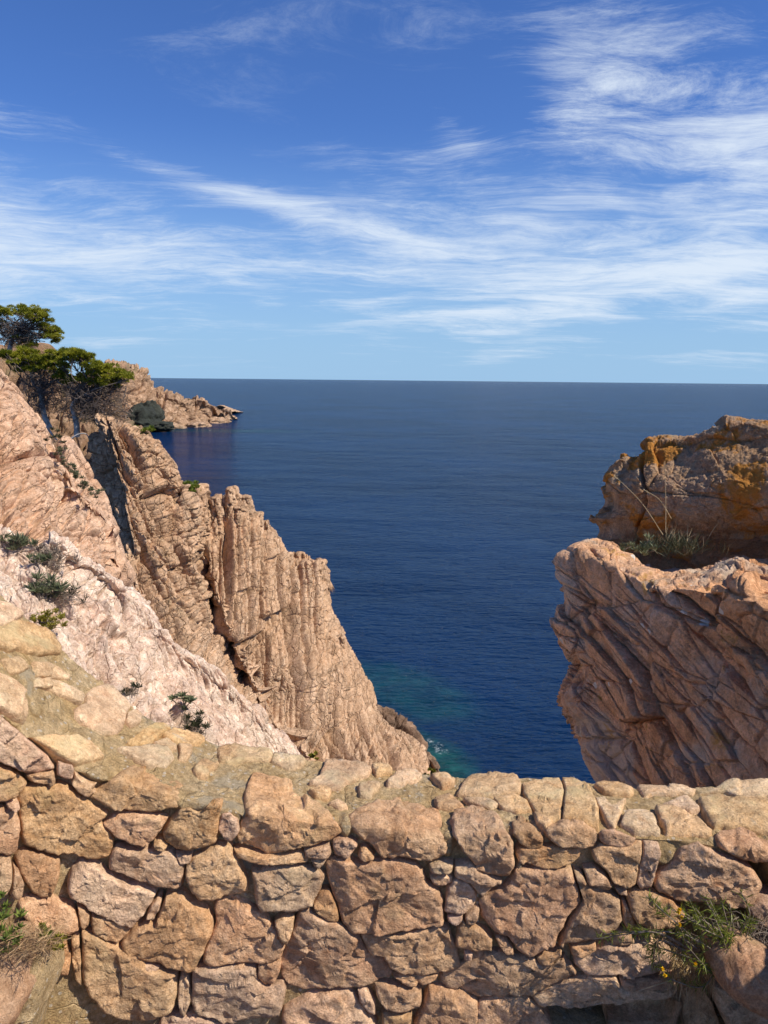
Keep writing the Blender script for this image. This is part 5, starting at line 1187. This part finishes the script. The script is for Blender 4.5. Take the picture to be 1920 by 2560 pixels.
for (tx, ty, td) in targets:
    e = r4(tx, ty, td)
    far_left = tx < 1150
    m_ = (rt + e) / 2 + np.array([0, -.05, .03 if ty < 930 else -.01]) + r.normal(size=3) * .012
    if far_left and ty < 900: m_ = r4(1180 if tx > 950 else 1100, 850 if tx < 1040 else 780, 1.74)
    if far_left and ty > 900: m_ = r4(1120, 890, 1.75)
    pts = cr([rt, (rt + m_) / 2 + np.array([0, -.03, 0]), m_, e], 40)
    tube(stems, pts[::3], .0028, .0013, 4)
    k0 = 16 if not far_left else 24
    n = 46 if not far_left else 44
    k = (k0 + (39 - k0) * r.uniform(0, 1, n) ** .65).astype(int)
    tdir = unit(np.gradient(pts, axis=0))[k]
    d_ = unit(tdir * .55 + unit(r.normal(size=(n, 3))) * .9 + np.array([0, -.15, .15]))
    leaves(lv, pts[k] + r.normal(size=(n, 3)) * .001, d_, r.uniform(.014, .034, n), r.uniform(.0009, .0015, n), .05, r, .2)
    n = 26; k = r.integers(4, k0 + 8, n); leaves(dryl, pts[k], unit(r.normal(size=(n, 3)) + np.array([0, 0, -1.0])), r.uniform(.015, .04, n), .0010, .2, r)
stems.build('stems', L_dry, wp, True); lv.build('leaves', L_wall, wp); 
n = 300; b_ = np.stack([r4(r.uniform(1180, 1420), r.uniform(920, 1080), r.uniform(1.78, 1.86)) for _ in range(n)])
leaves(dryl, b_, r.normal(size=(n, 3)) * .25 + np.array([-.15, 0, -1]), r.uniform(.03, .12, n), .0010, .0, r)
dryl.build('dry_leaves', L_ndl, wp)
for (x, y) in [(1222, 738), (1232, 775), (1222, 812), (1140, 1030), (1150, 1062), (1298, 1005), (1216, 752)]:
    c = r4(x, y, 1.715); a = Acc(); n = 26; d_ = unit(r.normal(size=(n, 3)) + np.array([0, -.8, .2])); leaves(a, np.repeat(c[None], n, 0), d_, .0065, .0022, 0, r); a.build('flower', L_flow, wp)
# bare twig curling out beside it
a = Acc(); tube(a, [r4(1500, 930, 1.76), (r4(1470, 860, 1.74)), r4(1478, 800, 1.73), r4(1515, 775, 1.73)], .0022, .0014, 5, 18); a.build('twig', L_straw, wp, True)
a = Acc(); tube(a, [r4(1020, 1140, 1.78), r4(1110, 1110, 1.77), r4(1200, 1080, 1.78)], .0009, .0012, 4, 12); a.build('twig', L_straw, wp, True)
# tangled dry grass in the dark gap at the right end
root = empty('dry_tangle', tuple(r4(1560, 850, 1.9)), 'tangle of dry grass and twigs in the dark gap above the loose brown stone', 'dry grass')
a = Acc()
for _ in range(170):
    p = r4(r.uniform(1440, 1740), r.uniform(800, 960), r.uniform(1.74, 1.92)); q_ = p + r.normal(size=3) * np.array([.06, .03, .04])
    tube(a, [p, (p + q_) / 2 + r.normal(size=3) * .015, q_], .0011, .0006, 3, 6)
a.build('twigs', L_dry, root)

# succulents at the left edge
def r2(x, y, d): return W(x * .3858, 1900 + y * .3858, d)[0]
def suc(x, y, d, n, ln, wd, mat, label, seed, rad=.03, name='succulent', cat='succulent'):
    r = np.random.default_rng(seed); base = r2(x, y, d); root = empty(name, tuple(base), label, cat); a = Acc()
    for h in range(n):
        c = base + r.normal(size=3) * np.array([rad, rad * .5, rad * .7]); k = 15; th = np.arange(k) * 2.4 + r.uniform(0, 6); e_ = np.linspace(.25, 1.4, k)
        dv = np.stack([np.cos(th) * np.cos(e_), np.sin(th) * np.cos(e_), np.sin(e_)], 1); leaves(a, np.repeat(c[None], k, 0), dv, ln * r.uniform(.7, 1.1, k), wd, 0, r, .5)
    a.build('leaves', mat, root)
suc(-5, 950, 1.66, 2, .022, .003, L_suc, 'dark green upright succulent cut off by the left edge', 81, .02)
suc(70, 1050, 1.60, 3, .026, .003, L_suc, 'tallest bright green succulent on the ledge at the left edge', 82, .012)
suc(20, 1130, 1.58, 5, .022, .0032, L_suc, 'low green succulent in front of the tall one at the left edge', 83, .018)
suc(95, 1180, 1.57, 5, .018, .0028, L_suc, 'small yellow-green succulent near the edge of the ledge', 84, .014)
suc(300, 1180, 1.66, 22, .016, .0022, L_moss, 'yellow feathery plant on the corner of the ledge at left', 85, .016, 'feathery_plant', 'plant')
suc(310, 1135, 1.67, 3, .03, .004, L_suc, 'small pair of green leaves above the yellow feathery plant', 86, .006)
# little plants on the wall's far edge
suc((520 + 680 * .3858) / .3858, (1850 + 110 * .3858 - 1900) / .3858, 2.3, 6, .014, .003, L_moss, 'tiny yellow flower cluster behind the wall top, left of the middle', 87, .008, 'tiny_flower', 'flower')
suc((520 + 1445 * .3858) / .3858, (1850 + 222 * .3858 - 1900) / .3858, 2.3, 5, .012, .003, L_moss, 'tiny yellow weed behind the wall top, right of the middle', 88, .012, 'tiny_weed', 'weed')

# pine needle litter
r = np.random.default_rng(91); a = Acc(); n = 5200
x = r.uniform(-1.35, -.45, n); y = r.uniform(1.05, 1.84, n)
z = H_SEA - 1.86 + .20 * np.clip((-.55 - x) / .35, 0, 1) + np.abs(r.normal(size=n)) * .018
d_ = r.normal(size=(n, 3)) * np.array([1, 1, .22]); leaves(a, np.stack([x, y, z], 1), d_, r.uniform(.04, .11, n), .0011, 0, r, .3)
o = a.build('pine_needles', L_ndl); tag(o, 'dry brown pine needles heaped at the foot of the wall, lower left', 'pine needles', kind='stuff')
a = Acc(); n = 900
b_ = np.stack([r2(r.uniform(-150, 330), r.uniform(1120, 1260), 1.0) for _ in range(n)]); b_ = CAM + (b_ - CAM) * r.uniform(1.55, 1.70, n)[:, None]
leaves(a, b_, r.normal(size=(n, 3)) * np.array([1, 1, .3]), r.uniform(.03, .08, n), .0010, 0, r, .3)
o = a.build('pine_needles', L_ndl); tag(o, 'dry pine needles scattered among the succulents on the left ledge', 'pine needles', kind='stuff')
